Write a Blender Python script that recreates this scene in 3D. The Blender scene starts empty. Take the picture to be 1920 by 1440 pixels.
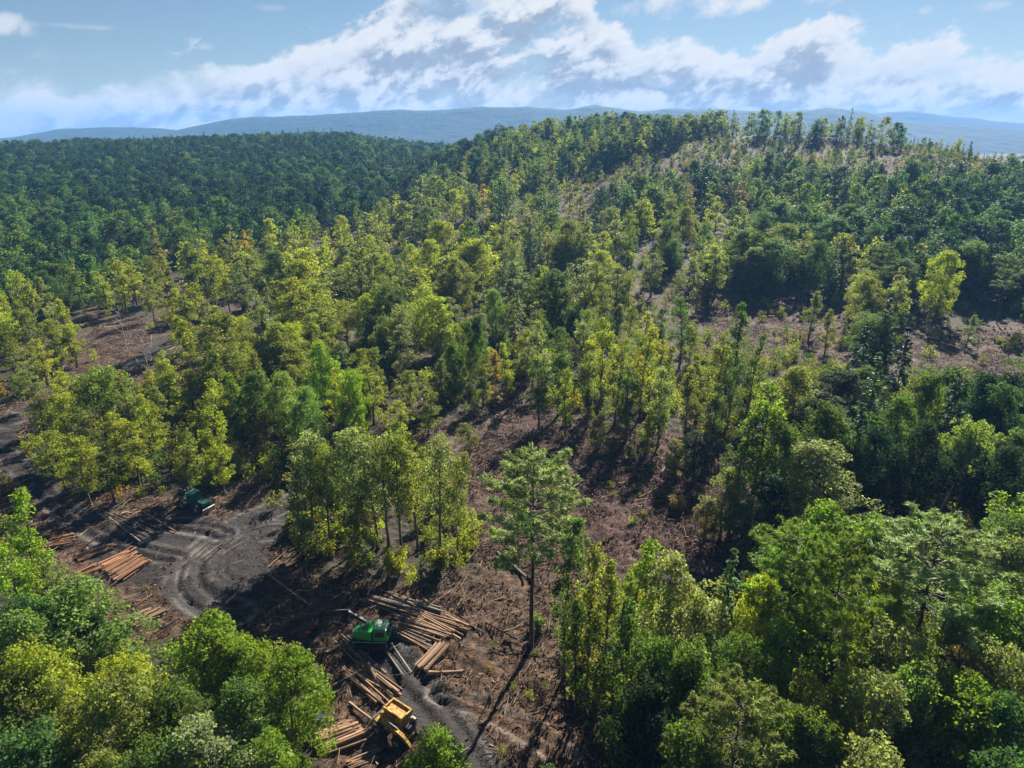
import bpy, bmesh, math, random
import numpy as np
from mathutils import Vector, Matrix
PI = math.pi
R = math.radians
rng = np.random.default_rng(7)
random.seed(7)
sc = bpy.context.scene
C = sc.collection

# ------------------------------------------------------------------ camera geometry
CAM_H, PITCH, FPX = 60.0, R(20.2), 1280.0
cp_, sp_ = math.cos(PITCH), math.sin(PITCH)
def ray(px, py):
    u = (px - 960) / FPX; v = (720 - py) / FPX
    return np.array([u, cp_ + v * sp_, -sp_ + v * cp_])
def project(x, y, z):
    d = y * cp_ - (z - CAM_H) * sp_
    d = np.maximum(d, 1e-3)
    v = (y * sp_ + (z - CAM_H) * cp_) / d
    return 960 + FPX * x / d, 720 - FPX * v, d

# ------------------------------------------------------------------ value noise
def _hash(i, j, s):
    h = (i.astype(np.int64) * 374761393 + j.astype(np.int64) * 668265263 + s * 1442695041) & 0xffffffff
    h = ((h ^ (h >> 13)) * 1274126177) & 0xffffffff
    return ((h ^ (h >> 16)) & 0xffff) / 65535.0
def vnoise(x, y, s=0):
    xi = np.floor(x); yi = np.floor(y); fx = x - xi; fy = y - yi
    fx = fx * fx * (3 - 2 * fx); fy = fy * fy * (3 - 2 * fy)
    a = _hash(xi, yi, s); b = _hash(xi + 1, yi, s); c = _hash(xi, yi + 1, s); d = _hash(xi + 1, yi + 1, s)
    return (a * (1 - fx) + b * fx) * (1 - fy) + (c * (1 - fx) + d * fx) * fy
def fbm(x, y, s=0, o=4):
    t = 0; a = .5; n = 0
    for k in range(o):
        t = t + a * vnoise(x, y, s + k * 17); n += a; x = x * 2.03 + 5.1; y = y * 2.03 + 1.7; a *= .5
    return t / n
def sst(a, b, x):
    t = np.clip((x - a) / (b - a), 0, 1); return t * t * (3 - 2 * t)

# ------------------------------------------------------------------ terrain height
RIDGE_A = np.array([-60, -14, -9, -4.0, -.4, 4.5, 8, 12, 17, 23, 28, 31.5, 35, 50])
RIDGE_Z = np.array([0, 2, 12, 35, 49, 57, 62, 59, 55, 54, 51, 44, 34, 20.])
LEFT_A = np.array([-60, -35, -28, -21, -15, -13, -10, -7, -3, 3])
LEFT_Z = np.array([26, 31, 35, 38, 42, 41, 34, 28, 22, 0.])
def H0(x, y):
    x = np.asarray(x, float); y = np.asarray(y, float)
    r = np.hypot(x, y); az = np.degrees(np.arctan2(x, np.maximum(y, 1e-6)))
    az = np.where(y < 0, np.where(x > 0, 60, -60), az)
    front = sst(0, 200, y)
    rr = 620 + 25 * np.sin(az * .35)
    zr = np.interp(az, RIDGE_A, RIDGE_Z) * sst(235, 1.0, 0) if False else np.interp(az, RIDGE_A, RIDGE_Z)
    zr = zr * np.clip((r - 240) / (rr - 240), 0, 1) ** 1.25 * (1 - sst(rr + 10, rr + 420, r))
    zl = np.interp(az, LEFT_A, LEFT_Z) * sst(270, 1080, r) * (1 - sst(1090, 1600, r))
    z = np.maximum(zr, zl) * front
    z = z + (3.0 * (fbm(x / 60, y / 60, 3, 3) - .5) + 9 * (fbm(x / 120, y / 120, 4, 2) - .5) * sst(300, 600, r)) * sst(120, 300, r) + 1.0 * (fbm(x / 14, y / 14, 5, 3) - .5)
    z = z - 30 * sst(900, 2000, r)
    return z
def ground(px, py, h=0.0):
    """point on the terrain under the pixel ray (raised by h: where a thing of height h has its top)"""
    d = ray(px, py)
    t = np.concatenate([np.arange(20, 400, .5), np.arange(400, 1800, 2)])
    X = d[0] * t; Y = d[1] * t; Z = CAM_H + d[2] * t
    k = np.nonzero(Z <= H0(X, Y) + h)[0]
    i = k[0] if len(k) else len(t) - 1
    lo, hi = t[max(i - 1, 0)], t[i]
    for _ in range(16):
        m = .5 * (lo + hi)
        if CAM_H + d[2] * m <= float(H0(d[0] * m, d[1] * m)) + h: hi = m
        else: lo = m
    return float(d[0] * hi), float(d[1] * hi)

def in_poly(x, y, poly):
    x = np.asarray(x, float); y = np.asarray(y, float)
    ins = np.zeros(x.shape, bool); n = len(poly); j = n - 1
    for i in range(n):
        xi, yi = poly[i]; xj, yj = poly[j]
        c = ((yi > y) != (yj > y)) & (x < (xj - xi) * (y - yi) / (yj - yi + 1e-12) + xi)
        ins ^= c; j = i
    return ins
def seg_dist(x, y, pts):
    """distance, and signed side, to a polyline"""
    best = np.full(np.shape(x), 1e9); arc = np.zeros(np.shape(x)); acc = 0
    for (ax, ay), (bx, by) in zip(pts[:-1], pts[1:]):
        L2 = (bx - ax) ** 2 + (by - ay) ** 2 + 1e-9
        t = np.clip(((x - ax) * (bx - ax) + (y - ay) * (by - ay)) / L2, 0, 1)
        d = np.hypot(x - ax - t * (bx - ax), y - ay - t * (by - ay))
        m = d < best; best = np.where(m, d, best)
    return best
def smooth_line(pix, n=6):
    p = [ground(*q) for q in pix]; out = []
    for i in range(len(p) - 1):
        p0 = p[max(i - 1, 0)]; p1 = p[i]; p2 = p[i + 1]; p3 = p[min(i + 2, len(p) - 1)]
        for k in range(n):
            t = k / n
            out.append(tuple(.5 * (2 * b + (c - a) * t + (2 * a - 5 * b + 4 * c - d) * t * t + (3 * b - a - 3 * c + d) * t ** 3)
                             for a, b, c, d in zip(p0, p1, p2, p3)))
    out.append(p[-1]); return out

TRACKS = [(smooth_line([(100, 735), (35, 780), (5, 835), (60, 905), (130, 965), (215, 1015), (330, 1045)]), 2.3),
          (smooth_line([(545, 940), (450, 985), (385, 1030), (350, 1075), (375, 1120), (440, 1150)]), 3.2),
          (smooth_line([(420, 1000), (340, 985), (270, 985)]), 2.5),
          (smooth_line([(690, 1195), (745, 1250), (800, 1310), (845, 1370), (890, 1450)]), 2.6),
          (smooth_line([(300, 640), (260, 680), (190, 700), (110, 720)]), 2.2),
          (smooth_line([(1010, 745), (930, 790), (840, 840)]), 2.0),
          (smooth_line([(820, 1300), (930, 1340), (1060, 1420)]), 1.6)]
ARC_C = ground(492, 1050); ARC2 = ground(410, 1095)
MUDPOLY = [(260, 985), (360, 960), (420, 990), (520, 940), (545, 985), (500, 1050), (520, 1120), (430, 1160), (340, 1140), (290, 1090), (200, 1100), (150, 1010)]
def H(x, y):
    x = np.asarray(x, float); y = np.asarray(y, float)
    z = H0(x, y)
    for pts, w in TRACKS:
        d = seg_dist(x, y, pts)
        z = z - .38 * np.exp(-((d - w * .42) / .36) ** 2) + .10 * np.exp(-(d / .35) ** 2) + .13 * np.exp(-((d - w * 1.0) / .5) ** 2) - .06 * (d < w)
    near = 1 - sst(150, 260, np.hypot(x, y))
    qx, qy, _ = project(x, y, H0(x, y)); md = in_poly(qx, qy, MUDPOLY) & (y > 20)
    for pts, w in TRACKS: md = md | (seg_dist(x, y, pts) < w * 1.1)
    rough = np.where(md, .22, 1.)
    z = z + near * rough * (1.25 * (fbm(x / 2.4, y / 2.4, 11, 4) - .5) + .5 * (vnoise(x / .8, y / .8, 13) - .5))
    da = np.hypot(x - ARC_C[0], y - ARC_C[1])
    for r0 in (5.4, 6.6, 8.4, 9.2, 10.4, 11.6): z = z - md * .24 * np.exp(-((da - r0) / .3) ** 2) * (x < ARC_C[0] + 2)
    return z
def gz(x, y): return float(H(x, y))

# ------------------------------------------------------------------ nodes helper
class NT:
    def __init__(s, tree): s.t = tree; s.l = tree.links
    def n(s, kind, **kw):
        nd = s.t.nodes.new(kind)
        for k, v in kw.items():
            setattr(nd, k, v)
        return nd
    def put(s, sock, v):
        if hasattr(v, 'is_output') or isinstance(v, bpy.types.NodeSocket): s.l.new(v, sock)
        elif v is not None: sock.default_value = v
    def m(s, op, a, b=None, c=None, clamp=False):
        nd = s.n('ShaderNodeMath', operation=op, use_clamp=clamp)
        s.put(nd.inputs[0], a)
        if b is not None: s.put(nd.inputs[1], b)
        if c is not None: s.put(nd.inputs[2], c)
        return nd.outputs[0]
    def mix(s, f, a, b, mode='MIX'):
        nd = s.n('ShaderNodeMixRGB', blend_type=mode)
        s.put(nd.inputs[0], f); s.put(nd.inputs[1], a); s.put(nd.inputs[2], b)
        return nd.outputs[0]
    def noise(s, vec, scale, detail=4, rough=.55, dist=0, out=0):
        nd = s.n('ShaderNodeTexNoise')
        s.put(nd.inputs['Vector'], vec); s.put(nd.inputs['Scale'], scale); s.put(nd.inputs['Detail'], detail)
        s.put(nd.inputs['Roughness'], rough); s.put(nd.inputs['Distortion'], dist)
        return nd.outputs[out]
    def ramp(s, f, stops):
        nd = s.n('ShaderNodeValToRGB'); cr = nd.color_ramp
        while len(cr.elements) < len(stops): cr.elements.new(.5)
        for e, (p, c) in zip(cr.elements, stops):
            e.position = p; e.color = (*c, 1) if len(c) == 3 else c
        s.put(nd.inputs[0], f); return nd.outputs[0]
    def mr(s, v, a, b, c=0., d=1., smooth=True):
        nd = s.n('ShaderNodeMapRange', interpolation_type='SMOOTHSTEP' if smooth else 'LINEAR')
        s.put(nd.inputs[0], v); s.put(nd.inputs[1], a); s.put(nd.inputs[2], b); s.put(nd.inputs[3], c); s.put(nd.inputs[4], d)
        return nd.outputs[0]
def mat(name):
    m = bpy.data.materials.new(name); m.use_nodes = True; m.node_tree.nodes.clear()
    k = NT(m.node_tree); out = k.n('ShaderNodeOutputMaterial'); return m, k, out
def bsdf(k, out, color, rough=.7, metal=0., spec=.4, bump=None, bstr=.3, bdist=.1):
    b = k.n('ShaderNodeBsdfPrincipled')
    k.put(b.inputs['Base Color'], color); k.put(b.inputs['Roughness'], rough); k.put(b.inputs['Metallic'], metal)
    k.put(b.inputs['Specular IOR Level'], spec)
    if bump is not None:
        bn = k.n('ShaderNodeBump'); k.put(bn.inputs['Height'], bump); bn.inputs['Strength'].default_value = bstr; bn.inputs['Distance'].default_value = bdist
        k.l.new(bn.outputs[0], b.inputs['Normal'])
    if out is not None: k.l.new(b.outputs[0], out.inputs[0])
    return b
def c4(c): return (c[0], c[1], c[2], 1)

# foliage: colour comes from each tree's own colour, leaf to leaf it varies a little
def leaf_mat(name, trans=.55, rough=.6, var=.35):
    m, k, out = mat(name)
    at = k.n('ShaderNodeAttribute', attribute_type='INSTANCER', attribute_name='color')
    geo = k.n('ShaderNodeNewGeometry')
    tc = k.n('ShaderNodeTexCoord')
    v = k.m('MULTIPLY_ADD', geo.outputs['Random Per Island'], var * 2, 1 - var)
    n1 = k.noise(tc.outputs['Object'], .35, 2)
    v2 = k.mr(n1, .3, .7, .72, 1.3)
    hs = k.n('ShaderNodeHueSaturation')
    k.put(hs.inputs['Hue'], k.mr(n1, .3, .7, .485, .512)); k.put(hs.inputs['Value'], k.m('MULTIPLY', v, v2))
    k.l.new(at.outputs['Color'], hs.inputs['Color'])
    b = bsdf(k, None, hs.outputs[0], rough, 0, .12)
    tr = k.n('ShaderNodeBsdfTranslucent')
    k.put(tr.inputs[0], k.mix(1.0, hs.outputs[0], (1.28, 1.36, .5, 1), 'MULTIPLY'))
    ms = k.n('ShaderNodeMixShader'); ms.inputs[0].default_value = trans
    k.l.new(b.outputs[0], ms.inputs[1]); k.l.new(tr.outputs[0], ms.inputs[2]); k.l.new(ms.outputs[0], out.inputs[0])
    return m
LEAF = leaf_mat('leaves'); NEEDLE = leaf_mat('needles', .3, .6, .3)
def plain(name, col, rough=.6, metal=0, spec=.4, var=.15, scale=3., col2=None, bstr=.2):
    m, k, out = mat(name)
    tc = k.n('ShaderNodeTexCoord')
    n = k.noise(tc.outputs['Object'], scale, 6, .6)
    c = k.mix(k.mr(n, .35, .65), c4([a * (1 - var) for a in col]), c4(col2 or [min(1, a * (1 + var)) for a in col]))
    bsdf(k, out, c, rough, metal, spec, n, bstr, .03)
    return m
BARK = plain('bark', (.085, .065, .05), .9, var=.4, scale=2.5, col2=(.16, .13, .10))
PINEBARK = plain('pine_bark', (.05, .04, .035), .9, var=.3, scale=2.5, col2=(.10, .075, .06))
WHITEBARK = plain('birch_bark', (.30, .28, .25), .8, var=.2, scale=2, col2=(.62, .60, .56))

# ------------------------------------------------------------------ mesh helpers
def mesh_quads(name, V, F, mats):
    """V (n,3), F (m,4) arrays"""
    me = bpy.data.meshes.new(name)
    V = np.asarray(V, np.float32); F = np.asarray(F, np.int32)
    me.vertices.add(len(V)); me.vertices.foreach_set('co', V.ravel())
    me.loops.add(F.size); me.loops.foreach_set('vertex_index', F.ravel())
    me.polygons.add(len(F)); me.polygons.foreach_set('loop_start', np.arange(0, F.size, 4, dtype=np.int32))
    me.polygons.foreach_set('loop_total', np.full(len(F), 4, np.int32))
    me.update(calc_edges=True)
    for m in (mats if isinstance(mats, (list, tuple)) else [mats]): me.materials.append(m)
    return me
def smooth(me):
    me.polygons.foreach_set('use_smooth', np.ones(len(me.polygons), bool)); return me
class QB:
    """collects quads"""
    def __init__(s): s.V = []; s.F = []; s.n = 0
    def add(s, V, F):
        s.V.append(np.asarray(V, float)); s.F.append(np.asarray(F, int) + s.n); s.n += len(V)
    def leaves(s, P, Nrm, a, b, roll=None, axis=None):
        """rhombic leaves at P facing Nrm, half sizes a,b arrays; axis fixes the long direction"""
        n = len(P)
        Nrm = Nrm / (np.linalg.norm(Nrm, axis=1, keepdims=True) + 1e-9)
        if axis is None: axis = rng.normal(size=(n, 3))
        u = axis - Nrm * np.sum(axis * Nrm, 1, keepdims=True); u /= np.linalg.norm(u, axis=1, keepdims=True) + 1e-9
        v = np.cross(Nrm, u)
        a = np.broadcast_to(a, n)[:, None]; b = np.broadcast_to(b, n)[:, None]
        fold = Nrm * b * .35
        V = np.stack([P - u * a, P - v * b + fold, P + u * a, P + v * b + fold], 1).reshape(-1, 3)
        s.add(V, np.arange(n * 4).reshape(-1, 4))
    def tube(s, pts, rad, sides=6, cap=True):
        pts = np.asarray(pts, float); n = len(pts); rad = np.broadcast_to(rad, n)
        T = np.gradient(pts, axis=0); T /= np.linalg.norm(T, axis=1, keepdims=True) + 1e-9
        ref = np.array([0, 0, 1.]) if abs(T[0][2]) < .9 else np.array([1., 0, 0])
        U = np.cross(T, ref); U /= np.linalg.norm(U, axis=1, keepdims=True) + 1e-9; W = np.cross(T, U)
        a = np.linspace(0, 2 * PI, sides, endpoint=False)
        V = (pts[:, None] + rad[:, None, None] * (np.cos(a)[None, :, None] * U[:, None] + np.sin(a)[None, :, None] * W[:, None])).reshape(-1, 3)
        i = np.arange(n - 1)[:, None] * sides; j = np.arange(sides)[None]; j2 = (j + 1) % sides
        F = np.stack([i + j, i + j2, i + sides + j2, i + sides + j], -1).reshape(-1, 4)
        s.add(V, F)
    def mesh(s, name, mats): return mesh_quads(name, np.concatenate(s.V), np.concatenate(s.F), mats)

# ------------------------------------------------------------------ tree shapes
def broad_mesh(h, w, base, nclump, nleaf, leaf, prof='round', rc=1.25, bark=None, twig=True, seed=0, dens_in=.45):
    """trunk mesh, crown mesh. base = height where crown starts (fraction)"""
    r = np.random.default_rng(seed)
    R0 = w / 2
    lobes = [(r.uniform(0, 2 * PI), r.uniform(.0, .28), k) for k in (1, 2, 3, 5)]
    def env(t, a):
        if prof == 'round': p = np.sin(PI * np.clip(t * .86 + .14, 0, 1)) ** .55
        elif prof == 'flat': p = np.clip(t * 1.6 + .15, 0, 1) ** .8 * (1 - sst(.8, 1.02, t) * .45)
        elif prof == 'slim': p = np.sin(PI * np.clip(t * .9 + .1, 0, 1)) ** .7 * (1 - .25 * t)
        elif prof == 'oval': p = np.sin(PI * np.clip(t * .8 + .16, 0, 1)) ** .8
        L = 1 + sum(am * np.sin(k * a + ph + 3 * t) for ph, am, k in lobes)
        return R0 * p * np.clip(L, .5, 1.16)
    lean = r.normal(size=2) * h * .012
    # the crown is several leaders, each with a head of its own
    K = {'round': 7, 'oval': 6, 'slim': 6, 'flat': 7}[prof]; sub = []
    for i in range(K):
        t = (i + r.uniform(.2, .9)) / K
        if prof == 'flat': t = r.uniform(.35, .75)
        a = i * 2.4 + r.uniform(-.5, .5); e = float(env(np.array(t), np.array(a)))
        off = e * r.uniform(.28, .55) * (1 - .35 * t); rx = max(.8, e * r.uniform(.45, .7)); rz = rx * r.uniform(1.1, 1.9) * (.62 if prof == 'flat' else 1)
        sub.append((off * math.cos(a), off * math.sin(a), min(h * base + h * (1 - base) * t, h - rz * .95), rx, rz))
    top_i = max(range(K), key=lambda i: sub[i][2] + sub[i][4]); sx_, sy_, sz_, srx, srz = sub[top_i]; sub[top_i] = (sx_ * .5, sy_ * .5, h - srz, srx, srz)
    wts = np.array([q_[3] ** 1.7 for q_ in sub]); pick = r.choice(K, nclump, p=wts / wts.sum()); S = np.array(sub)[pick]
    dd = r.normal(size=(nclump, 3)); dd[:, 2] += .25; dd /= np.linalg.norm(dd, axis=1, keepdims=True)
    uu = r.uniform(dens_in, 1.08, nclump)[:, None]
    Cc = S[:, :3] + dd * uu * np.stack([S[:, 3], S[:, 3], S[:, 4]], 1)
    tb = r.uniform(0, 1, nclump); ab = r.uniform(0, 2 * PI, nclump); eb = env(tb, ab) * np.sqrt(r.uniform(dens_in ** 2, 1, nclump))
    body = np.stack([eb * np.cos(ab), eb * np.sin(ab), h * base + h * (1 - base) * tb * .97], 1)
    Cc = np.where((r.random(nclump) < .42)[:, None], body, Cc)
    Cc[:, 2] = np.clip(Cc[:, 2], h * base * .8, h - rc * .35)
    Cc[:, 0] += lean[0] * (Cc[:, 2] / h) ** 2 * 3; Cc[:, 1] += lean[1] * (Cc[:, 2] / h) ** 2 * 3
    rcs = rc * r.uniform(.55, 1.25, nclump)
    cnt = np.maximum(4, (nleaf * (rcs / rc) ** 1.6 * r.uniform(.6, 1.3, nclump)).astype(int))
    idx = np.repeat(np.arange(nclump), cnt); n = len(idx)
    d = r.normal(size=(n, 3)); d /= np.linalg.norm(d, axis=1, keepdims=True)
    rr = r.uniform(.25, 1, n) ** .5
    P = Cc[idx] + d * (rr * rcs[idx])[:, None] * np.array([1, 1, 1.05])
    out = P - np.array([0, 0, h * (base + (1 - base) * .35)]); out /= np.linalg.norm(out, axis=1, keepdims=True)
    Nn = r.normal(size=(n, 3)) * 1.0 + out * .35 + d * .3 + np.array([0, 0, .35])
    q = QB(); sz = leaf * r.uniform(.65, 1.35, n)
    q.leaves(P, Nn, sz, sz * r.uniform(.55, .8, n))
    crown = q.mesh('crown', LEAF)
    b = QB()
    nz = 9; zz = np.linspace(0, 1, nz); tr = max(.12, h * .0125)
    px = lean[0] * zz ** 2 * 3 + np.cumsum(r.normal(size=nz) * .06) * h / 18; py = lean[1] * zz ** 2 * 3 + np.cumsum(r.normal(size=nz) * .06) * h / 18
    px -= px[0]; py -= py[0]
    top = h * (base + (1 - base) * .82)
    pts = np.stack([px, py, zz * top - .3], 1)
    b.tube(pts, tr * (1 - zz * .82) * (1 + .5 * np.exp(-zz * 30)), 7)
    if twig:
        for i in r.permutation(nclump)[:min(nclump, 34)]:
            e = Cc[i]; zb = np.clip(e[2] - r.uniform(.6, 1.3) * math.hypot(e[0], e[1]) - .4, h * base * .7, top * .95)
            s0 = np.array([np.interp(zb, pts[:, 2], px), np.interp(zb, pts[:, 2], py), zb])
            mid = (s0 + e) / 2 + np.array([0, 0, .12 * np.linalg.norm(e - s0)]) + r.normal(size=3) * .2
            w0 = tr * .42 * (1 - zb / h * .6)
            b.tube([s0, mid, e], [w0, w0 * .55, w0 * .2], 4)
    return smooth(b.mesh('trunk', bark or BARK)), crown
def pine_mesh(h, w, base, whorls, per, tufts, seed=0, leaf=.36, nn=9, flat=1.0):
    r = np.random.default_rng(seed); q = QB(); b = QB()
    zz = np.linspace(0, 1, 10); tr = h * .0115
    wob = np.cumsum(r.normal(size=(10, 2)) * .05, 0); wob -= wob[0]
    pts = np.column_stack([wob * h / 20, zz * h * .985 - .3]); b.tube(pts, tr * (1 - zz * .9), 7)
    Pl, Nl, Al, ax = [], [], [], []
    for i in range(whorls):
        t = (i + r.uniform(-.25, .25)) / (whorls - 1); t = min(max(t, 0), 1)
        z = h * (base + (1 - base) * t * .97)
        Lw = w / 2 * (np.interp(t, [0, .18, .45, .75, .93, 1], [.8, 1.0, .95, .7, .42, .16]))
        a0 = r.uniform(0, 2 * PI)
        for k in range(per):
            if r.random() < .12: continue
            a = a0 + 2 * PI * k / per + r.normal() * .28; L = Lw * r.uniform(.6, 1.18)
            dirv = np.array([math.cos(a), math.sin(a), 0])
            rise = L * (.07 + .40 * t) * r.uniform(.5, 1.4)
            s0 = np.array([np.interp(z, pts[:, 2], pts[:, 0]), np.interp(z, pts[:, 2], pts[:, 1]), z])
            tt = np.linspace(0, 1, 5)[:, None]
            br = s0 + dirv * L * tt + np.array([0, 0, 1]) * (rise * tt ** 1.6 - .05 * L * np.sin(tt * PI))
            b.tube(br, np.linspace(.075, .02, 5) * h / 24, 3)
            nt = max(3, int(tufts * L / (w / 2)))
            side = np.array([-dirv[1], dirv[0], 0])
            for j in range(nt):
                u = 1.03 - .72 * r.random() ** 1.5
                c = s0 + dirv * L * u + np.array([0, 0, rise * u ** 1.6]) + side * r.normal() * .15 * L * (1.3 - u) + np.array([0, 0, r.normal() * .12 + .12])
                d = r.normal(size=(nn, 3)) * .6 + dirv * .55 + np.array([0, 0, .5]); d /= np.linalg.norm(d, axis=1, keepdims=True)
                ln = leaf * r.uniform(.7, 1.3, nn)
                Pl.append(c + d * ln[:, None] * .9); ax.append(d); Al.append(ln)
                Nl.append(r.normal(size=(nn, 3)) + np.array([0, 0, 1.2]))
    P = np.concatenate(Pl); A = np.concatenate(Al)
    q.leaves(P, np.concatenate(Nl), A, A * .16, axis=np.concatenate(ax))
    return smooth(b.mesh('trunk', PINEBARK)), q.mesh('crown', NEEDLE)
def fir_mesh(h, w, base, rows, per, seed=0, leaf=.42, nn=14):
    r = np.random.default_rng(seed); q = QB(); b = QB()
    zz = np.linspace(0, 1, 6); b.tube(np.column_stack([zz * 0, zz * 0, zz * h * .97 - .3]), h * .011 * (1 - zz * .92), 6)
    Pl, Nl, Al, ax = [], [], [], []
    for i in range(rows):
        t = i / (rows - 1); z = h * (base + (1 - base) * t)
        Lw = w / 2 * ((1 - t) ** .85 * .95 + .05)
        for k in range(max(4, int(per * (1 - t * .5)))):
            a = r.uniform(0, 2 * PI); L = Lw * r.uniform(.65, 1.2)
            dirv = np.array([math.cos(a), math.sin(a), 0]); n = max(4, int(nn * L / (w / 2)))
            u = r.uniform(.2, 1.05, n)
            c = dirv * (L * u)[:, None] + np.array([0, 0, z]) + np.array([0, 0, 1]) * (-.28 * L * u ** 1.5 + .12 * L * u ** 3)[:, None] + r.normal(size=(n, 3)) * [.16, .16, .12] * (1 + .08 * h / 20)
            d = dirv + r.normal(size=(n, 3)) * .5 + np.array([0, 0, -.12])
            Pl.append(c); ax.append(d); Al.append(leaf * r.uniform(.7, 1.3, n)); Nl.append(r.normal(size=(n, 3)) * .5 + np.array([0, 0, 1]) + dirv * .4)
    A = np.concatenate(Al)
    q.leaves(np.concatenate(Pl), np.concatenate(Nl), A, A * .45, axis=np.concatenate(ax))
    return smooth(b.mesh('trunk', PINEBARK)), q.mesh('crown', NEEDLE)
def shrub_mesh(h, w, n, leaf, seed=0):
    r = np.random.default_rng(seed); q = QB(); b = QB()
    ns = 9
    for i in range(ns):
        a = r.uniform(0, 2 * PI); L = h * r.uniform(.6, 1)
        e = np.array([math.cos(a) * w / 2 * r.uniform(.3, .9), math.sin(a) * w / 2 * r.uniform(.3, .9), L])
        b.tube([np.array([0, 0, -.1]) + r.normal(size=3) * .05, e * [.4, .4, .55], e], [.05, .035, .012], 4)
        m = n // ns
        d = r.normal(size=(m, 3)); d /= np.linalg.norm(d, axis=1, keepdims=True)
        P = e * r.uniform(.45, 1.02, m)[:, None] + d * (r.uniform(.1, 1, m) ** .5)[:, None] * h * .2
        sz = leaf * r.uniform(.6, 1.3, m)
        q.leaves(P, r.normal(size=(m, 3)) * .8 + d * .4 + np.array([0, 0, .6]), sz, sz * .7)
    return smooth(b.mesh('stem', BARK)), q.mesh('foliage', LEAF)

PROTO = {}    # kind -> list of (trunk, crown, h, w)
PROTO['broad'] = [(*broad_mesh(18, 10.5, .14, 240, 84, .148, 'round', .85, seed=s), 18, 10.5) for s in (1, 2, 3)] \
               + [(*broad_mesh(18, 9.5, .12, 230, 84, .148, 'oval', .85, seed=s), 18, 9.5) for s in (4, 5)]
PROTO['slim'] = [(*broad_mesh(20, 6.4, .16, 105, 50, .16, 'slim', .72, seed=s, dens_in=.25), 20, 6.4) for s in (11, 12, 13)] \
              + [(*broad_mesh(20, 6.6, .26, 100, 50, .16, 'oval', .75, seed=s, dens_in=.25), 20, 6.6) for s in (14, 15)]
PROTO['high'] = [(*broad_mesh(20, 8.5, .40, 105, 46, .16, 'oval', .78, seed=s, dens_in=.3), 20, 8.5) for s in (16, 17, 18)]
PROTO['flat'] = [(*broad_mesh(17, 10, .5, 120, 90, .17, 'flat', .9, seed=s), 17, 10) for s in (21, 22)]
PROTO['pine'] = [(*pine_mesh(26, 11, .55, 9, 8, 38, seed=s, leaf=.30, nn=12), 26, 11) for s in (31, 32, 33)]
PROTO['fir'] = [(*fir_mesh(20, 7.5, .12, 26, 11, seed=s), 20, 7.5) for s in (41, 42)]
PROTO['shrub'] = [(*shrub_mesh(3.6, 4.0, 1300, .17, seed=s), 3.6, 4.0) for s in (51, 52, 53)]
def far_join(tc):
    return tc
FAR = {}      # cheaper shapes for the far wood
FAR['broad'] = [(*broad_mesh(18, 10.5, .06, 110, 24, .33, p, 1.1, seed=s, twig=False), 18, 10.5) for s, p in ((61, 'round'), (62, 'round'), (63, 'oval'))]
FAR['slim'] = [(*broad_mesh(20, 6.4, .06, 66, 20, .3, 'slim', .85, seed=s, twig=False, dens_in=.2), 20, 6.4) for s in (64, 65)]
FAR['fir'] = [(*fir_mesh(20, 7.5, .1, 20, 8, seed=s, leaf=.62, nn=8), 20, 7.5) for s in (66, 67)]
FAR['pine'] = [(*pine_mesh(24, 10, .4, 10, 5, 7, seed=s, leaf=.5, nn=6), 24, 10) for s in (68, 69)]
FAR['flat'] = FAR['broad'][:1]; FAR['high'] = FAR['slim'][:1]

# ------------------------------------------------------------------ tagging
def tag(o, label=None, cat=None, group=None, kind=None):
    if label: o['label'] = label
    if cat: o['category'] = cat
    if group: o['group'] = group
    if kind: o['kind'] = kind
    return o
def link(name, me, parent=None, loc=None):
    o = bpy.data.objects.new(name, me); C.objects.link(o)
    if parent is not None: o.parent = parent
    if loc is not None: o.location = loc
    return o
def empty(name, loc, rz=0.):
    o = bpy.data.objects.new(name, None); C.objects.link(o); o.location = loc; o.rotation_euler = (0, 0, rz); o.empty_display_size = .5; return o

# ------------------------------------------------------------------ ground sheet
def axis_pts(a, b, step, lo, hi, g=1.09):
    m = list(np.arange(a, b, step)); s = step; x = m[-1]; up = []
    while x < hi: s *= g; x += s; up.append(x)
    s = step; x = m[0]; dn = []
    while x > lo: s *= g; x -= s; dn.append(x)
    return np.array(dn[::-1] + m + up)
gx = axis_pts(-82, 66, .42, -7500, 7500); gy = axis_pts(44, 150, .42, -900, 7500)
GX, GY = np.meshgrid(gx, gy); GZ = H(GX, GY)
nx, ny = len(gx), len(gy)
ii = (np.arange(ny - 1)[:, None] * nx + np.arange(nx - 1)[None]).ravel()
gm = mesh_quads('ground', np.stack([GX, GY, GZ], -1).reshape(-1, 3), np.stack([ii, ii + 1, ii + nx + 1, ii + nx], 1), [])
smooth(gm)
PX, PY, PD = project(GX, GY, GZ)
BARE_B = [(180, 930), (320, 940), (500, 900), (530, 1000), (600, 1060), (740, 1100), (870, 1090), (900, 1000), (860, 930), (840, 850), (720, 830), (740, 790), (860, 790), (1000, 720), (1040, 780), (1230, 800), (1420, 870), (1450, 1000), (1400, 1060), (1150, 1080), (1060, 1200), (1080, 1300), (1150, 1440), (1150, 1600), (640, 1600), (600, 1400), (620, 1300), (560, 1200), (400, 1180), (230, 1200), (100, 1090), (40, 1010)]
BARE_A = [(-100, 760), (40, 752), (140, 660), (190, 600), (260, 590), (300, 660), (300, 720), (130, 740), (90, 770), (40, 830), (90, 900), (180, 930), (200, 1000), (60, 1010), (-100, 960)]
BARE_C = [(1300, 570), (1480, 545), (1610, 590), (1600, 680), (1500, 700), (1420, 690), (1330, 640)]
BARE_D = [(1640, 640), (1960, 600), (1980, 730), (1840, 730), (1700, 700)]
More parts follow.
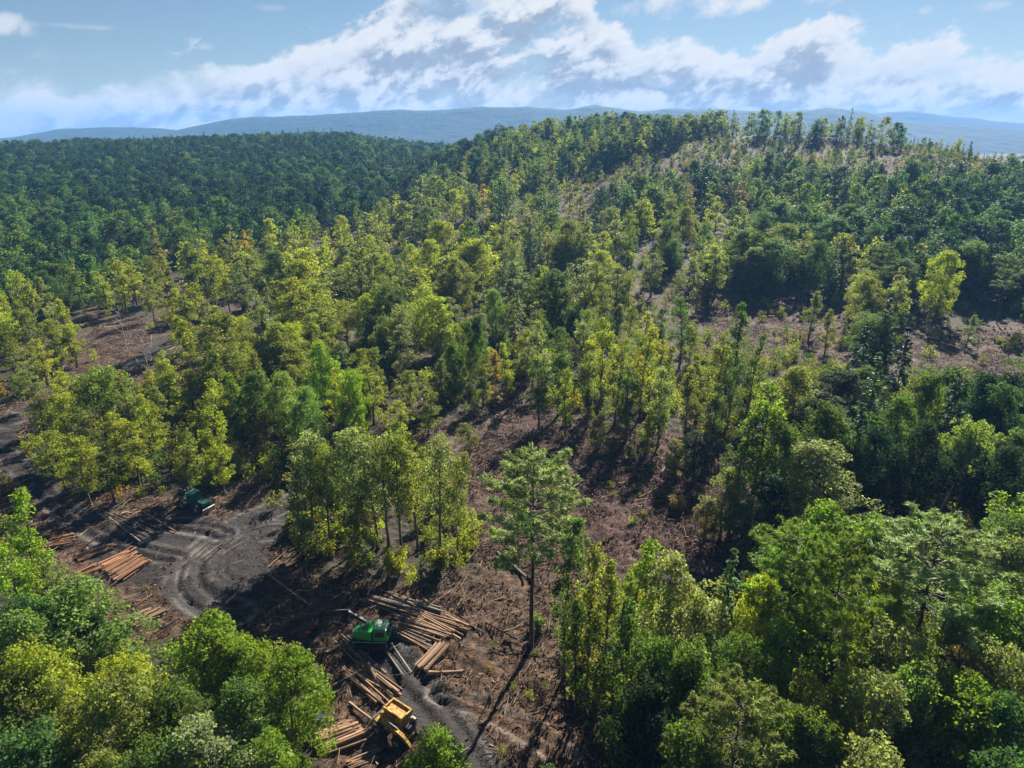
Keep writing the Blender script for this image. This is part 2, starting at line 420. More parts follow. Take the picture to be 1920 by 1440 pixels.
BARE_E = [(1050, 350), (1250, 268), (1450, 255), (1900, 290), (1990, 350), (1750, 372), (1500, 340), (1300, 355), (1120, 400), (1050, 400)]
RED = [(840, 860), (900, 800), (1000, 720), (1080, 780), (1260, 800), (1420, 880), (1440, 1000), (1380, 1070), (1150, 1060), (1000, 980), (880, 930)]
def soft(poly, w=25.):
    m = np.zeros(GX.shape)
    jx = (fbm(GX / 5, GY / 5, 23, 3) - .5) * w * 3; jy = (fbm(GX / 5, GY / 5, 29, 3) - .5) * w * 3
    for dx, dy in ((0, 0), (w, 0), (-w, 0), (0, w * .6), (0, -w * .6)):
        m += in_poly(PX + dx + jx, PY + dy + jy, poly)
    return m / 5
vis = (GY > 20)
mud = soft(MUDPOLY, 14) * vis
for pts, w in TRACKS[:5]:
    mud = np.maximum(mud, 1 - sst(w * .95, w * 1.35, seg_dist(GX, GY, pts) + (fbm(GX / 1.5, GY / 1.5, 31, 2) - .5) * 1.2))
red = np.maximum(soft(RED, 30), .9 * soft(BARE_E, 12)) * vis
MIDOPEN = [(-200, 600), (260, 530), (560, 460), (870, 380), (1150, 420), (1400, 420), (1420, 800), (1040, 780), (720, 800), (420, 900), (100, 760)]
opn = np.maximum.reduce([.75 * soft(MIDOPEN, 20) * sst(.4, .6, fbm(GX / 12, GY / 12, 33, 3)), soft(BARE_A, 20), soft(BARE_B, 22), soft(BARE_C, 20), soft(BARE_D, 20), soft(BARE_E, 10)]) * vis
da = np.hypot(GX - ARC_C[0], GY - ARC_C[1]); db = np.hypot(GX - ARC2[0], GY - ARC2[1])
tyre = np.zeros(GX.shape)
for r0 in (5.4, 6.6, 9.2, 10.4, 11.6): tyre = np.maximum(tyre, np.exp(-((da - r0) / .27) ** 2))
tyre *= mud * sst(.42, .62, fbm(GX / 2.4, GY / 2.4, 41, 3)) * (GX < ARC_C[0] + 2) * .9
for pts, w in TRACKS:
    d = seg_dist(GX, GY, pts); tyre = np.maximum(tyre, .75 * np.exp(-((d - w * .85) / .3) ** 2) * sst(.35, .6, fbm(GX / 2.2, GY / 2.2, 47, 3)))
for nme, a in (('mud', mud), ('red', red), ('open', opn), ('tyre', tyre)):
    at = gm.attributes.new(nme, 'FLOAT', 'POINT'); at.data.foreach_set('value', a.astype(np.float32).ravel())
m, k, out = mat('forest_floor')
geo = k.n('ShaderNodeNewGeometry'); P = geo.outputs['Position']
def A_(n): return k.n('ShaderNodeAttribute', attribute_name=n).outputs['Fac']
n1 = k.noise(P, .12, 5, .6); n2 = k.noise(P, 1.1, 6, .65); n3 = k.noise(P, 6., 4, .6)
under = k.ramp(n2, [(.3, (.018, .016, .011)), (.55, (.045, .036, .022)), (.75, (.06, .06, .025))])
brown = k.ramp(n2, [(.3, (.015, .010, .007)), (.52, (.075, .043, .025)), (.75, (.20, .122, .074))])
redc = k.ramp(n2, [(.3, (.014, .008, .007)), (.52, (.060, .028, .021)), (.76, (.15, .075, .054))])
mudc = k.ramp(k.mix(.5, n2, n3), [(.3, (.008, .0065, .006)), (.55, (.022, .0175, .0155)), (.77, (.062, .051, .043))])
col = k.mix(k.m('MULTIPLY', A_('open'), .95), under, brown)
col = k.mix(k.m('MULTIPLY', A_('red'), k.mr(n1, .3, .6, .45, 1.)), col, redc)
col = k.mix(k.m('MULTIPLY', A_('mud'), k.mr(n2, .25, .5, .7, 1.)), col, mudc)
col = k.mix(k.m('MULTIPLY', A_('tyre'), .8), col, (.20, .175, .15, 1))
bsdf(k, out, col, k.m('MULTIPLY_ADD', k.m('MULTIPLY', A_('mud'), k.mr(n2, .35, .55, 1., .3)), -.28, .92), 0, .25, k.m('ADD', n2, k.m('MULTIPLY', n3, .35)), .9, .35)
gm.materials.append(m)
tag(link('ground', gm), kind='structure')

# ------------------------------------------------------------------ distant mountains
m, k, out = mat('mountain_forest')
geo = k.n('ShaderNodeNewGeometry')
nn_ = k.noise(geo.outputs['Position'], .012, 6, .65)
bsdf(k, out, k.ramp(nn_, [(.3, (.012, .03, .018)), (.7, (.035, .06, .03))]), .95, 0, .1, nn_, 1., 20)
def mountain(name, dist, pix, depth, seed, back=False):
    xs = np.arange(-900, 2900, 14.); top = np.interp(xs, [p[0] for p in pix], [p[1] for p in pix])
    top = top - 7 + (fbm(xs / 70, xs * 0, seed, 4) - .5) * 9
    rows = 26; V = []
    for j in range(rows):
        t = j / (rows - 1)      # 0 foot (near) .. .6 crest .. 1 back foot
        yy = dist - depth * .6 + depth * t
        s = np.clip(t / .6, 0, 1) if t <= .6 else np.clip((1 - t) / .4, 0, 1)
        f = s ** 1.15
        u = (xs - 960) / FPX; v = (720 - top) / FPX
        dx, dy, dz = u, cp_ + v * sp_, -sp_ + v * cp_
        Y = np.full(len(xs), yy); X = dx / dy * dist
        zt = CAM_H + dz / dy * dist
        Z = -40 + (zt + 40) * f
        Z = Z + (fbm(X / 260, Y / 260 + seed, seed + 3, 4) - .5) * 60 * f * (1 - f) * 2.2
        V.append(np.stack([X, Y, Z], 1))
    V = np.array(V).reshape(-1, 3); n = len(xs)
    i = (np.arange(rows - 1)[:, None] * n + np.arange(n - 1)[None]).ravel()
    me = smooth(mesh_quads(name, V, np.stack([i, i + 1, i + n + 1, i + n], 1), m))
    return tag(link(name, me), kind='structure')
mountain('mountain_range', 4000, [(-900, 300), (0, 268), (110, 250), (240, 247), (330, 250), (380, 240), (430, 230), (560, 225), (700, 215), (760, 211), (840, 214), (900, 209), (1000, 210), (1070, 210), (1115, 202), (1170, 212), (1210, 217), (1260, 212), (1400, 216), (1480, 218), (1550, 209), (1610, 216), (1680, 232), (1760, 238), (1850, 244), (1920, 250), (2900, 280)], 1400, 71)
mountain('far_mountain_range', 6200, [(-900, 275), (0, 268), (500, 260), (1200, 240), (1500, 225), (1650, 219), (1720, 214), (1800, 226), (1920, 238), (2200, 245), (2900, 260)], 1400, 73)

# ------------------------------------------------------------------ trees: where they stand
TINT = {'g': (.095, .145, .034), 'b': (.170, .258, .028), 'y': (.275, .300, .038), 'o': (.36, .24, .055), 'd': (.019, .051, .027),  # d, k darkened to hold left-hill cloud shade; other stands use them too
        's': (.205, .238, .112), 'l': (.180, .202, .050), 'c': (.068, .130, .045), 'r': (.34, .03, .03), 'n': (.22, .18, .07), 'k': (.027, .047, .022), 'p': (.165, .235, .066), 'w': (.22, .285, .105)}
TW = {'g': 'mid-green', 'b': 'bright green', 'y': 'yellow-green', 'o': 'orange-tinged', 'd': 'dark green', 's': 'pale silvery green', 'l': 'olive green',
      'c': 'cool green', 'r': 'red', 'n': 'brownish', 'k': 'blackish green', 'p': 'fresh green', 'w': 'pale green'}
# hand placed: kind, top pixel x, top pixel y, height m, crown width m, tint
HAND = [
 # lone pine, central grove
 ('pine', 1000, 848, 27, 13, 'w'),
 ('high', 568, 806, 19, 9, 's'), ('high', 628, 800, 19, 8.5, 'p'), ('high', 692, 806, 20, 9.5, 's'), ('high', 738, 808, 20, 8, 'l'), ('high', 818, 816, 21, 8, 's'),
 ('high', 655, 812, 19, 8.5, 's'), ('high', 714, 816, 19, 8.5, 's'), ('high', 772, 818, 19, 7.5, 'l'), ('high', 590, 815, 18, 8, 'p'),
 ('high', 852, 848, 18, 4.5, 'l'), ('high', 600, 830, 18, 6, 'l'),
 ('slim', 660, 930, 11, 5, 'l'), ('slim', 555, 890, 14, 6, 's'),
 # slender trees right of the pine
 ('slim', 1067, 968, 22, 4.4, 'g'), ('slim', 1112, 1012, 21, 5, 'l'), ('slim', 1142, 1045, 19, 4.6, 'l'), ('slim', 1090, 1110, 16, 3.8, 'g'),
 ('slim', 1195, 1005, 19, 6.5, 'b'), ('broad', 1275, 1042, 19, 10.5, 's'), ('fir', 1378, 1028, 18, 5.5, 'c'), ('broad', 1440, 1072, 16, 7, 'y'),
 ('pine', 1502, 990, 22, 9.5, 'b'), ('pine', 1592, 1008, 25, 8.5, 'b'), ('pine', 1768, 980, 24, 14, 'w'), ('broad', 1858, 998, 17, 10.5, 's'),
 ('broad', 1662, 1088, 17, 8, 'y'), ('broad', 1888, 1108, 17, 10, 'b'), ('broad', 1480, 1162, 17, 8.5, 'b'), ('broad', 1705, 1172, 18, 11, 's'),
 ('broad', 1800, 1165, 17, 8, 'l'), ('broad', 1838, 1222, 16, 7, 'n'), ('broad', 1905, 1205, 17, 8, 's'), ('broad', 1325, 1190, 18, 9, 'g'),
 ('broad', 1222, 1170, 19, 8, 'g'), ('broad', 1585, 1258, 17, 6.5, 'y'), ('broad', 1525, 1262, 17, 6, 'l'), ('broad', 1655, 1262, 18, 9.5, 's'),
 ('broad', 1800, 1288, 18, 11, 'b'), ('broad', 1648, 1398, 18, 9, 's'), ('pine', 1395, 1290, 20, 8, 'l'), ('broad', 1250, 1262, 18, 8, 'k'),
 ('broad', 1905, 1300, 18, 8, 'c'), ('broad', 1475, 1330, 18, 8, 'g'), ('broad', 1310, 1350, 18, 8, 'g'), ('broad', 1730, 1240, 18, 8, 'p'),
 ('broad', 1395, 1180, 17, 7, 'g'), ('slim', 1170, 1110, 19, 6, 'g'), ('broad', 1560, 1350, 18, 8, 'g'), ('slim', 1195, 1250, 17, 5, 'g'),
 ('broad', 1880, 1395, 18, 9, 'c'), ('broad', 1020, 1432, 9, 6, 'g'), ('slim', 1330, 1100, 16, 5, 'l'), 
 # bottom left
 ('broad', 115, 1096, 15, 13, 'p'), ('slim', 6, 908, 22, 6.5, 'b'), ('broad', 84, 1052, 11, 5.5, 's'), ('broad', 72, 1200, 17, 9, 'y'), ('slim', 12, 1022, 18, 6, 'b'),
 ('broad', 345, 1176, 15, 11, 'b'), ('broad', 455, 1200, 15, 10, 'b'), ('broad', 525, 1235, 14, 8.5, 'b'), ('broad', 200, 1272, 17, 10, 'l'), ('broad', 380, 1362, 15, 11, 's'),
 ('broad', 500, 1385, 12, 6.5, 'b'), ('broad', 60, 1335, 17, 10, 'c'), ('broad', 245, 1212, 13, 7, 'y'), ('broad', 270, 1395, 15, 8, 'g'), ('broad', 150, 1400, 15, 8, 'l'),
 ('broad', 10, 1160, 17, 9, 'p'), ('broad', 430, 1290, 15, 9, 'g'), ('broad', 300, 1290, 15, 9, 'g'), ('broad', 20, 1255, 16, 8, 'l'),
 ('broad', 800, 1358, 13, 7, 'b'), ('broad', 165, 1150, 11, 6.5, 'c'), ('broad', 40, 1120, 15, 9, 'c'),
 # yellow group inside the track bend
 ('flat', 172, 686, 19, 10.5, 'p'), ('slim', 100, 715, 16, 6, 'y'), ('slim', 95, 800, 13, 7, 'y'), ('slim', 140, 825, 12, 7, 'y'), ('slim', 235, 785, 14, 7, 'y'), ('slim', 272, 735, 15, 5.5, 'y'),
 ('slim', 375, 705, 20, 6.5, 'y'), ('slim', 335, 800, 14, 5, 'l'), ('slim', 432, 692, 17, 6.5, 'b'), ('slim', 340, 600, 19, 7.5, 'y'), ('slim', 395, 640, 18, 6, 'l'), ('slim', 195, 845, 10, 6, 'l'), ('slim', 400, 800, 13, 5, 'y'), ('slim', 300, 650, 15, 5, 'y'),
 ('broad', 520, 690, 16, 9, 'p'), ('broad', 598, 640, 17, 9, 'b'), ('broad', 655, 690, 16, 8, 'b'), ('broad', 560, 720, 15, 8, 'p'), ('slim', 470, 660, 16, 6, 'l'),
 # middle
 ('broad', 880, 588, 19, 9, 'g'), ('slim', 718, 585, 18, 6.5, 'g'), ('broad', 795, 530, 18, 9.5, 'y'), ('slim', 1050, 636, 18, 8, 'g'), ('slim', 1132, 590, 22, 7, 'y'),
 ('slim', 1212, 608, 22, 8, 'y'), ('slim', 1285, 556, 20, 8, 'g'), ('slim', 1390, 568, 24, 8, 'g'), ('slim', 1360, 610, 22, 6, 'l'), ('fir', 965, 570, 17, 7, 'l'), ('broad', 930, 540, 17, 8.5, 'p'),
 ('broad', 850, 640, 15, 7, 'g'), ('slim', 950, 640, 15, 5, 'y'), ('slim', 1000, 600, 18, 6, 's'), ('slim', 1250, 640, 18, 6, 'l'), ('slim', 1160, 650, 18, 6, 'l'), ('slim', 1420, 620, 20, 6, 'g'), ('slim', 1320, 660, 18, 6, 'l'),
 ('slim', 92, 600, 14, 7.5, 'y'), ('slim', 128, 610, 12, 7, 'y'), ('slim', 48, 690, 10, 6.5, 'l'), ('slim', 228, 700, 14, 7, 'l'), ('slim', 266, 690, 15, 6.5, 'y'), ('slim', 300, 700, 13, 6.5, 'y'), ('slim', 112, 690, 13, 6.5, 'y'), ('slim', 65, 735, 9, 6, 'y'), ('slim', 150, 760, 11, 7, 'l'), ('slim', 205, 770, 12, 6.5, 'y'),
 ('slim', 30, 560, 18, 7, 'l'), ('slim', 78, 515, 19, 7.5, 's'), ('slim', 112, 560, 18, 7, 'y'), ('slim', 15, 640, 15, 7, 'l'), ('slim', 68, 630, 13, 7, 'y'), ('slim', 132, 480, 19, 7, 'l'), ('slim', 10, 490, 19, 8, 'g'), ('slim', 95, 640, 9, 5, 'y'),
 ('slim', 240, 480, 18, 8, 'y'), ('slim', 300, 475, 18, 8, 'l'), ('slim', 205, 455, 19, 7, 's'), ('slim', 320, 540, 17, 8, 'y'), ('slim', 275, 520, 15, 7, 'l'),
 ('slim', 765, 690, 12, 6, 'l'), ('slim', 822, 672, 13, 6, 'g'), ('slim', 905, 655, 14, 6, 'l'), ('slim', 1012, 670, 16, 6.5, 'g'), ('slim', 1062, 690, 15, 6, 'y'), ('slim', 1108, 655, 18, 6, 'l'), ('slim', 1182, 680, 17, 6.5, 'g'), ('slim', 1245, 690, 17, 6, 's'), ('slim', 1298, 690, 17, 6.5, 'l'), ('slim', 1345, 715, 16, 6, 'g'),
 ('slim', 1120, 770, 9, 5.5, 'l'), ('slim', 1310, 800, 11, 6.5, 'k'), ('slim', 1270, 820, 9, 5.5, 'l'), ('slim', 1365, 885, 12, 7, 'l'), ('slim', 1405, 925, 11, 6.5, 'g'), ('slim', 800, 735, 10, 6, 'l'), ('slim', 745, 745, 10, 5.5, 'y'), ('slim', 1330, 930, 8, 5, 'n'), ('slim', 1215, 775, 9, 5, 'y'),
 # right middle
 ('broad', 1780, 468, 24, 13, 'y'), ('pine', 1662, 458, 24, 9, 's'), ('pine', 1900, 480, 22, 9, 's'), ('slim', 1530, 545, 15, 7, 'l'), ('slim', 1690, 500, 18, 7, 's'), ('slim', 1560, 580, 13, 6, 'l'),
 ('broad', 1570, 824, 18, 14.5, 's'), ('broad', 1560, 758, 19, 12, 'g'), ('slim', 1440, 712, 23, 9, 'b'), ('broad', 1500, 680, 19, 12, 'l'), ('fir', 1705, 615, 22, 8, 'd'),
 ('fir', 1650, 660, 22, 8, 'c'), ('broad', 1745, 690, 20, 10, 'g'), ('broad', 1850, 698, 20, 11, 'd'), ('fir', 1800, 700, 21, 8, 'd'), ('broad', 1690, 735, 19, 9, 'g'), ('flat', 1835, 795, 17, 8, 'p'),
 ('broad', 1905, 715, 20, 10, 'c'), ('slim', 1400, 780, 18, 7, 'g'), ('slim', 1385, 880, 12, 6, 'l'), ('broad', 1640, 790, 17, 9, 'd'), ('broad', 1745, 790, 18, 9, 'k'), ('broad', 1900, 830, 18, 9, 'k'),
 ('broad', 1480, 800, 18, 9, 'g'), ('slim', 1460, 880, 14, 7, 'd'),
 # ridge line: backlit shade of most crowns put into their dark tint
 ('fir', 1343, 211, 19, 8, 'd'), ('slim', 1440, 224, 20, 8, 'd'), ('fir', 1503, 220, 17, 7, 'd'), ('broad', 1537, 224, 17, 11, 'd'), ('slim', 1582, 215, 20, 8, 'd'), ('broad', 1690, 228, 18, 14, 'd'), ('flat', 1738, 232, 18, 12, 'd'),
 ('fir', 1822, 266, 20, 9, 'd'), ('slim', 1405, 236, 17, 6, 'g'), ('slim', 1640, 238, 17, 8, 'g'), ('broad', 1800, 255, 15, 8, 'l'), ('broad', 1142, 218, 16, 12, 'd'), ('fir', 560, 247, 22, 9, 'd'), ('fir', 622, 249, 22, 9, 'd'), ('fir', 590, 254, 20, 9, 'd'), ('broad', 1230, 222, 16, 12, 'd'),
 # autumn-tinted accents
 ('slim', 455, 430, 16, 7, 'o'), ('slim', 415, 448, 16, 8, 'y'), ('slim', 375, 446, 16, 8, 'y'), ('slim', 285, 425, 17, 7, 'n'), ('slim', 905, 345, 16, 10, 'o'), ('slim', 765, 355, 15, 9, 'n'), ('slim', 800, 460, 14, 7, 'o'), ('slim', 930, 655, 9, 4.5, 'o'), ('broad', 560, 405, 17, 13, 'g'), ('broad', 640, 405, 16, 10, 'y'), ('broad', 405, 372, 18, 13, 'l'),
]
# fill: name, polygon of base pixels, chance, mix, heights
FILL = [
 ('default', [(-900, 235), (2900, 235), (2900, 720), (-900, 720)], .85, {('broad', 'g'): 3, ('slim', 'l'): 3, ('broad', 'l'): 2, ('slim', 'y'): 1.5, ('broad', 'y'): 1., ('fir', 'c'): .6, ('slim', 's'): 1}, (12, 22)),
 ('left_hill', [(-900, 520), (180, 540), (400, 490), (560, 455), (700, 425), (830, 370), (930, 320), (1010, 262), (1010, 225), (-900, 225)], .98, {('broad', 'd'): 5, ('fir', 'd'): 1.6, ('broad', 'k'): 3, ('broad', 'c'): 2.2, ('broad', 'g'): .25}, (14, 22)),  # cloud shadow over this hill is painted into the dark leaf tints
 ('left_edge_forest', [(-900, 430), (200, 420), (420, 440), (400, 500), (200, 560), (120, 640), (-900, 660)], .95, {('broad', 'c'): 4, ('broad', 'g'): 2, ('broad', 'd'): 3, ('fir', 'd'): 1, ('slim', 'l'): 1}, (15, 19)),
 ('left_stand', [(-200, 600), (130, 600), (260, 530), (420, 490), (560, 460), (700, 425), (870, 380), (900, 560), (720, 700), (700, 830), (560, 880), (420, 900), (280, 880), (300, 660), (250, 585), (120, 640), (60, 705), (-200, 705)], .66, {('slim', 'y'): 4, ('slim', 'l'): 2, ('high', 'l'): 2, ('high', 'y'): 1.5, ('broad', 'l'): 3, ('broad', 'y'): 2.5, ('slim', 's'): 1.5, ('broad', 'g'): 1.2, ('slim', 'n'): .4}, (10, 22)),
 ('mid_stand', [(860, 380), (1060, 330), (1150, 420), (1400, 400), (1400, 560), (1340, 650), (1420, 700), (1420, 800), (1230, 790), (1040, 770), (1000, 720), (860, 780), (740, 780), (720, 700), (900, 560)], .64, {('slim', 'y'): 2.5, ('slim', 'l'): 2, ('high', 'l'): 2.5, ('high', 's'): 1.5, ('broad', 'g'): 3.5, ('broad', 'l'): 3, ('slim', 's'): 1.5, ('fir', 'c'): .6, ('broad', 'y'): 1}, (10, 22)),
 ('mid_lower', [(720, 700), (1300, 660), (1420, 720), (1420, 820), (1230, 820), (1040, 790), (1000, 730), (860, 790), (740, 790)], .6, {('high', 'g'): 2, ('high', 'l'): 3, ('slim', 's'): 1.5, ('slim', 'y'): 1.5}, (11, 17)),
 ('right_mid', [(1400, 400), (1960, 360), (1960, 600), (1600, 560), (1480, 545), (1400, 560)], .85, {('broad', 'g'): 3, ('broad', 'c'): 2, ('slim', 's'): 2, ('broad', 'l'): 2, ('slim', 'l'): 1.5}, (16, 21)),
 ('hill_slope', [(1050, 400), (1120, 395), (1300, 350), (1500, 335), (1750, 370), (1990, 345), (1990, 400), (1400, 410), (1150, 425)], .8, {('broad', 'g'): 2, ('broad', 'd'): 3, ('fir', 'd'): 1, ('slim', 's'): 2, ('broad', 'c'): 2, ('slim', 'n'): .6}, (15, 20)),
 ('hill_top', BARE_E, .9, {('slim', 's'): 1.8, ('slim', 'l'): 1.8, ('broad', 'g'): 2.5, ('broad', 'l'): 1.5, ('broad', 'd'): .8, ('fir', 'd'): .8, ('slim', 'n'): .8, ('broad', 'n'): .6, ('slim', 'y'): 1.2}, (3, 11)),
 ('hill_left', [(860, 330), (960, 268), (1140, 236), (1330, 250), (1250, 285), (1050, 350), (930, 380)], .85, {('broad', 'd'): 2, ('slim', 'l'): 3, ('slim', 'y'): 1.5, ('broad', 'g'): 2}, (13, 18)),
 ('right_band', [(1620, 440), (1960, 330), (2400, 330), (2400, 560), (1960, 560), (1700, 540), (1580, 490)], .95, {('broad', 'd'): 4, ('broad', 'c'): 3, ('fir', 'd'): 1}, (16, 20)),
 ('open_right', BARE_C, .10, {('slim', 'l'): 1, ('slim', 's'): 1}, (8, 12)),
 ('open_far_right', BARE_D, .16, {('slim', 's'): 2, ('slim', 'l'): 1}, (9, 13)),
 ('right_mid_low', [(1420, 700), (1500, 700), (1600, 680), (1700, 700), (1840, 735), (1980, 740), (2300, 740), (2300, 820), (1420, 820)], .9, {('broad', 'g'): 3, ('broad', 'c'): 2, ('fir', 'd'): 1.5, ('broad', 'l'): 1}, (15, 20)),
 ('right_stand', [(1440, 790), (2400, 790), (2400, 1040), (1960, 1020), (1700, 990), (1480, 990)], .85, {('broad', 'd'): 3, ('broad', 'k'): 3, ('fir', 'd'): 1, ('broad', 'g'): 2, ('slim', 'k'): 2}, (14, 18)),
 ('clearing_track', BARE_A, 0, {('slim', 'y'): 1}, (8, 10)),
 ('clearing', BARE_B, 0.012, {('slim', 'l'): 1}, (6, 9)),
 ('front_right', [(1170, 1290), (1190, 1200), (1300, 1150), (1450, 1150), (1700, 1130), (2400, 1080), (2400, 2300), (1320, 2300), (1240, 1440)], .9, {('broad', 'g'): 3, ('broad', 's'): 2.2, ('broad', 'b'): 2, ('broad', 'l'): 1.5, ('broad', 'p'): 2, ('slim', 'g'): 1}, (14, 18)),
 ('front_left', [(-500, 1180), (60, 1240), (230, 1290), (430, 1290), (540, 1330), (590, 1440), (600, 2300), (-500, 2300)], .9, {('broad', 'c'): 2, ('broad', 'b'): 3, ('broad', 'l'): 2, ('broad', 'g'): 2}, (12, 16)),
]
# things the trees must not hide (pixel boxes)
CLEAR = [(655, 1120, 880, 1275), (580, 1130, 660, 1300), (680, 1290, 790, 1400), (565, 1330, 700, 1440), (40, 995, 300, 1090), (205, 1110, 305, 1190), (330, 915, 400, 955), (310, 960, 520, 1140), (0, 790, 60, 900), (60, 880, 200, 1000), (820, 1230, 1050, 1440), (880, 860, 1400, 1040), (140, 600, 300, 690), (1340, 560, 1480, 600), (1740, 850, 1800, 990), (1330, 560, 1590, 655), (1710, 630, 1900, 690), (1225, 530, 1290, 575), (0, 700, 60, 760)]
T = []    # trees: dict(kind,x,y,h,w,tint,reg,hand)
for kd, px, py, h, w, tn in HAND:
    x, y = ground(px, py, h); T.append(dict(kind=kd, x=x, y=y, h=h, w=w, tint=tn, hand=True))
def jgrid(r0, r1, g, amin=-52, amax=50):
    out = []; r = r0
    while r < r1:
        n = int((R(amax - amin)) * r / g); a = R(amin) + (np.arange(n) + rng.uniform(.1, .9, n)) * R(amax - amin) / n
        rr = r + rng.uniform(0, g, n); out.append(np.stack([rr * np.sin(a), rr * np.cos(a)], 1)); r += g
    return np.concatenate(out)
cand = np.concatenate([jgrid(30, 130, 4.6), jgrid(130, 300, 7.6), jgrid(300, 470, 10.2), jgrid(470, 660, 8.6), jgrid(660, 1150, 10.5, -48, 6)])
cz = H0(cand[:, 0], cand[:, 1]); cpx, cpy, cd = project(cand[:, 0], cand[:, 1], cz)
ridx = np.full(len(cand), -1)
for i, f in enumerate(FILL): ridx[in_poly(cpx, cpy, f[1])] = i
hx = np.array([t['x'] for t in T]); hy = np.array([t['y'] for t in T]); hw = np.array([t['w'] for t in T])
def crown_box(x, y, z, h, w):
    px, py, d = project(x, y, z + h); s = FPX / d
    return px - w * .5 * s, py, px + w * .5 * s, py + h * .72 * s * .9
for (x, y), z, px, py, ri in zip(cand, cz, cpx, cpy, ridx):
    if ri < 0: continue
    name, poly, p, mx, hr = FILL[ri]
    if name in ('left_stand', 'mid_stand', 'right_mid', 'hill_top', 'default') and fbm(np.array([x / 21.]), np.array([y / 21.]), 91, 2)[0] < .44: p *= .1
    if rng.random() > p: continue
    ks = list(mx); wt = np.array([mx[q] for q in ks]); kd, tn = ks[rng.choice(len(ks), p=wt / wt.sum())]
    h = rng.uniform(*hr); w = {'high': .42, 'broad': .74, 'slim': .52, 'fir': .36, 'pine': .42}[kd] * h * (rng.uniform(.65, 1.5) if name == 'left_hill' else rng.uniform(.75, 1.3))
    if kd == 'fir': h *= 1.12
    if np.any(np.hypot(hx - x, hy - y) < .36 * (hw + w)): continue
    if y < 260:
        a, b, c, e = crown_box(x, y, z, h, w)
        if any(a < q[2] and c > q[0] and b < q[3] and e > q[1] for q in CLEAR): continue
    if px < -500 or px > 2400: continue
    T.append(dict(kind=kd, x=x, y=y, h=h, w=w, tint=tn, hand=False, fill=name))
for t in T:
    t['z'] = gz(t['x'], t['y'])
# how much of each tree shows: coarse front to back fill
GW, GH = 480, 360
zb = np.zeros((GH, GW), bool); yy_, xx_ = np.mgrid[0:GH, 0:GW]
order = sorted(T, key=lambda t: t['y'] * cp_ - (t['z'] + t['h'] * .6 - CAM_H) * sp_)
for t in order:
    base = {'high': .42, 'broad': .25, 'slim': .36, 'flat': .5, 'pine': .36, 'fir': .1, 'shrub': 0}[t['kind']]
    zc = t['z'] + t['h'] * (1 + base) / 2
    px, py, d = project(t['x'], t['y'], zc); s = FPX / d / 4
    t['px'], t['py'], t['d'] = float(px), float(py), float(d)
    rx = t['w'] / 2 * s; ry = t['h'] * (1 - base) / 2 * s
    x0, x1 = int(max(0, px / 4 - rx)), int(min(GW - 1, px / 4 + rx)) + 1; y0, y1 = int(max(0, py / 4 - ry)), int(min(GH - 1, py / 4 + ry)) + 1
    if x0 >= x1 or y0 >= y1: t['vis'] = 0; continue
    sub = ((xx_[y0:y1, x0:x1] - px / 4) / max(rx, .6)) ** 2 + ((yy_[y0:y1, x0:x1] - py / 4) / max(ry, .6)) ** 2 <= 1
    new = sub & ~zb[y0:y1, x0:x1]; t['vis'] = int(new.sum())
    if t['vis']:
        vy, vx = np.nonzero(new); t['cx'] = (vx.mean() + x0) * 4 + 2; t['cy'] = (vy.mean() + y0) * 4 + 2
    zb[y0:y1, x0:x1] |= sub
cand_i = sorted([t for t in T if t['vis'] > 5], key=lambda t: -t['vis'])
IND = cand_i[:296]
ids = set(id(t) for t in IND)
REST = [t for t in T if id(t) not in ids and t['kind'] != 'shrub']

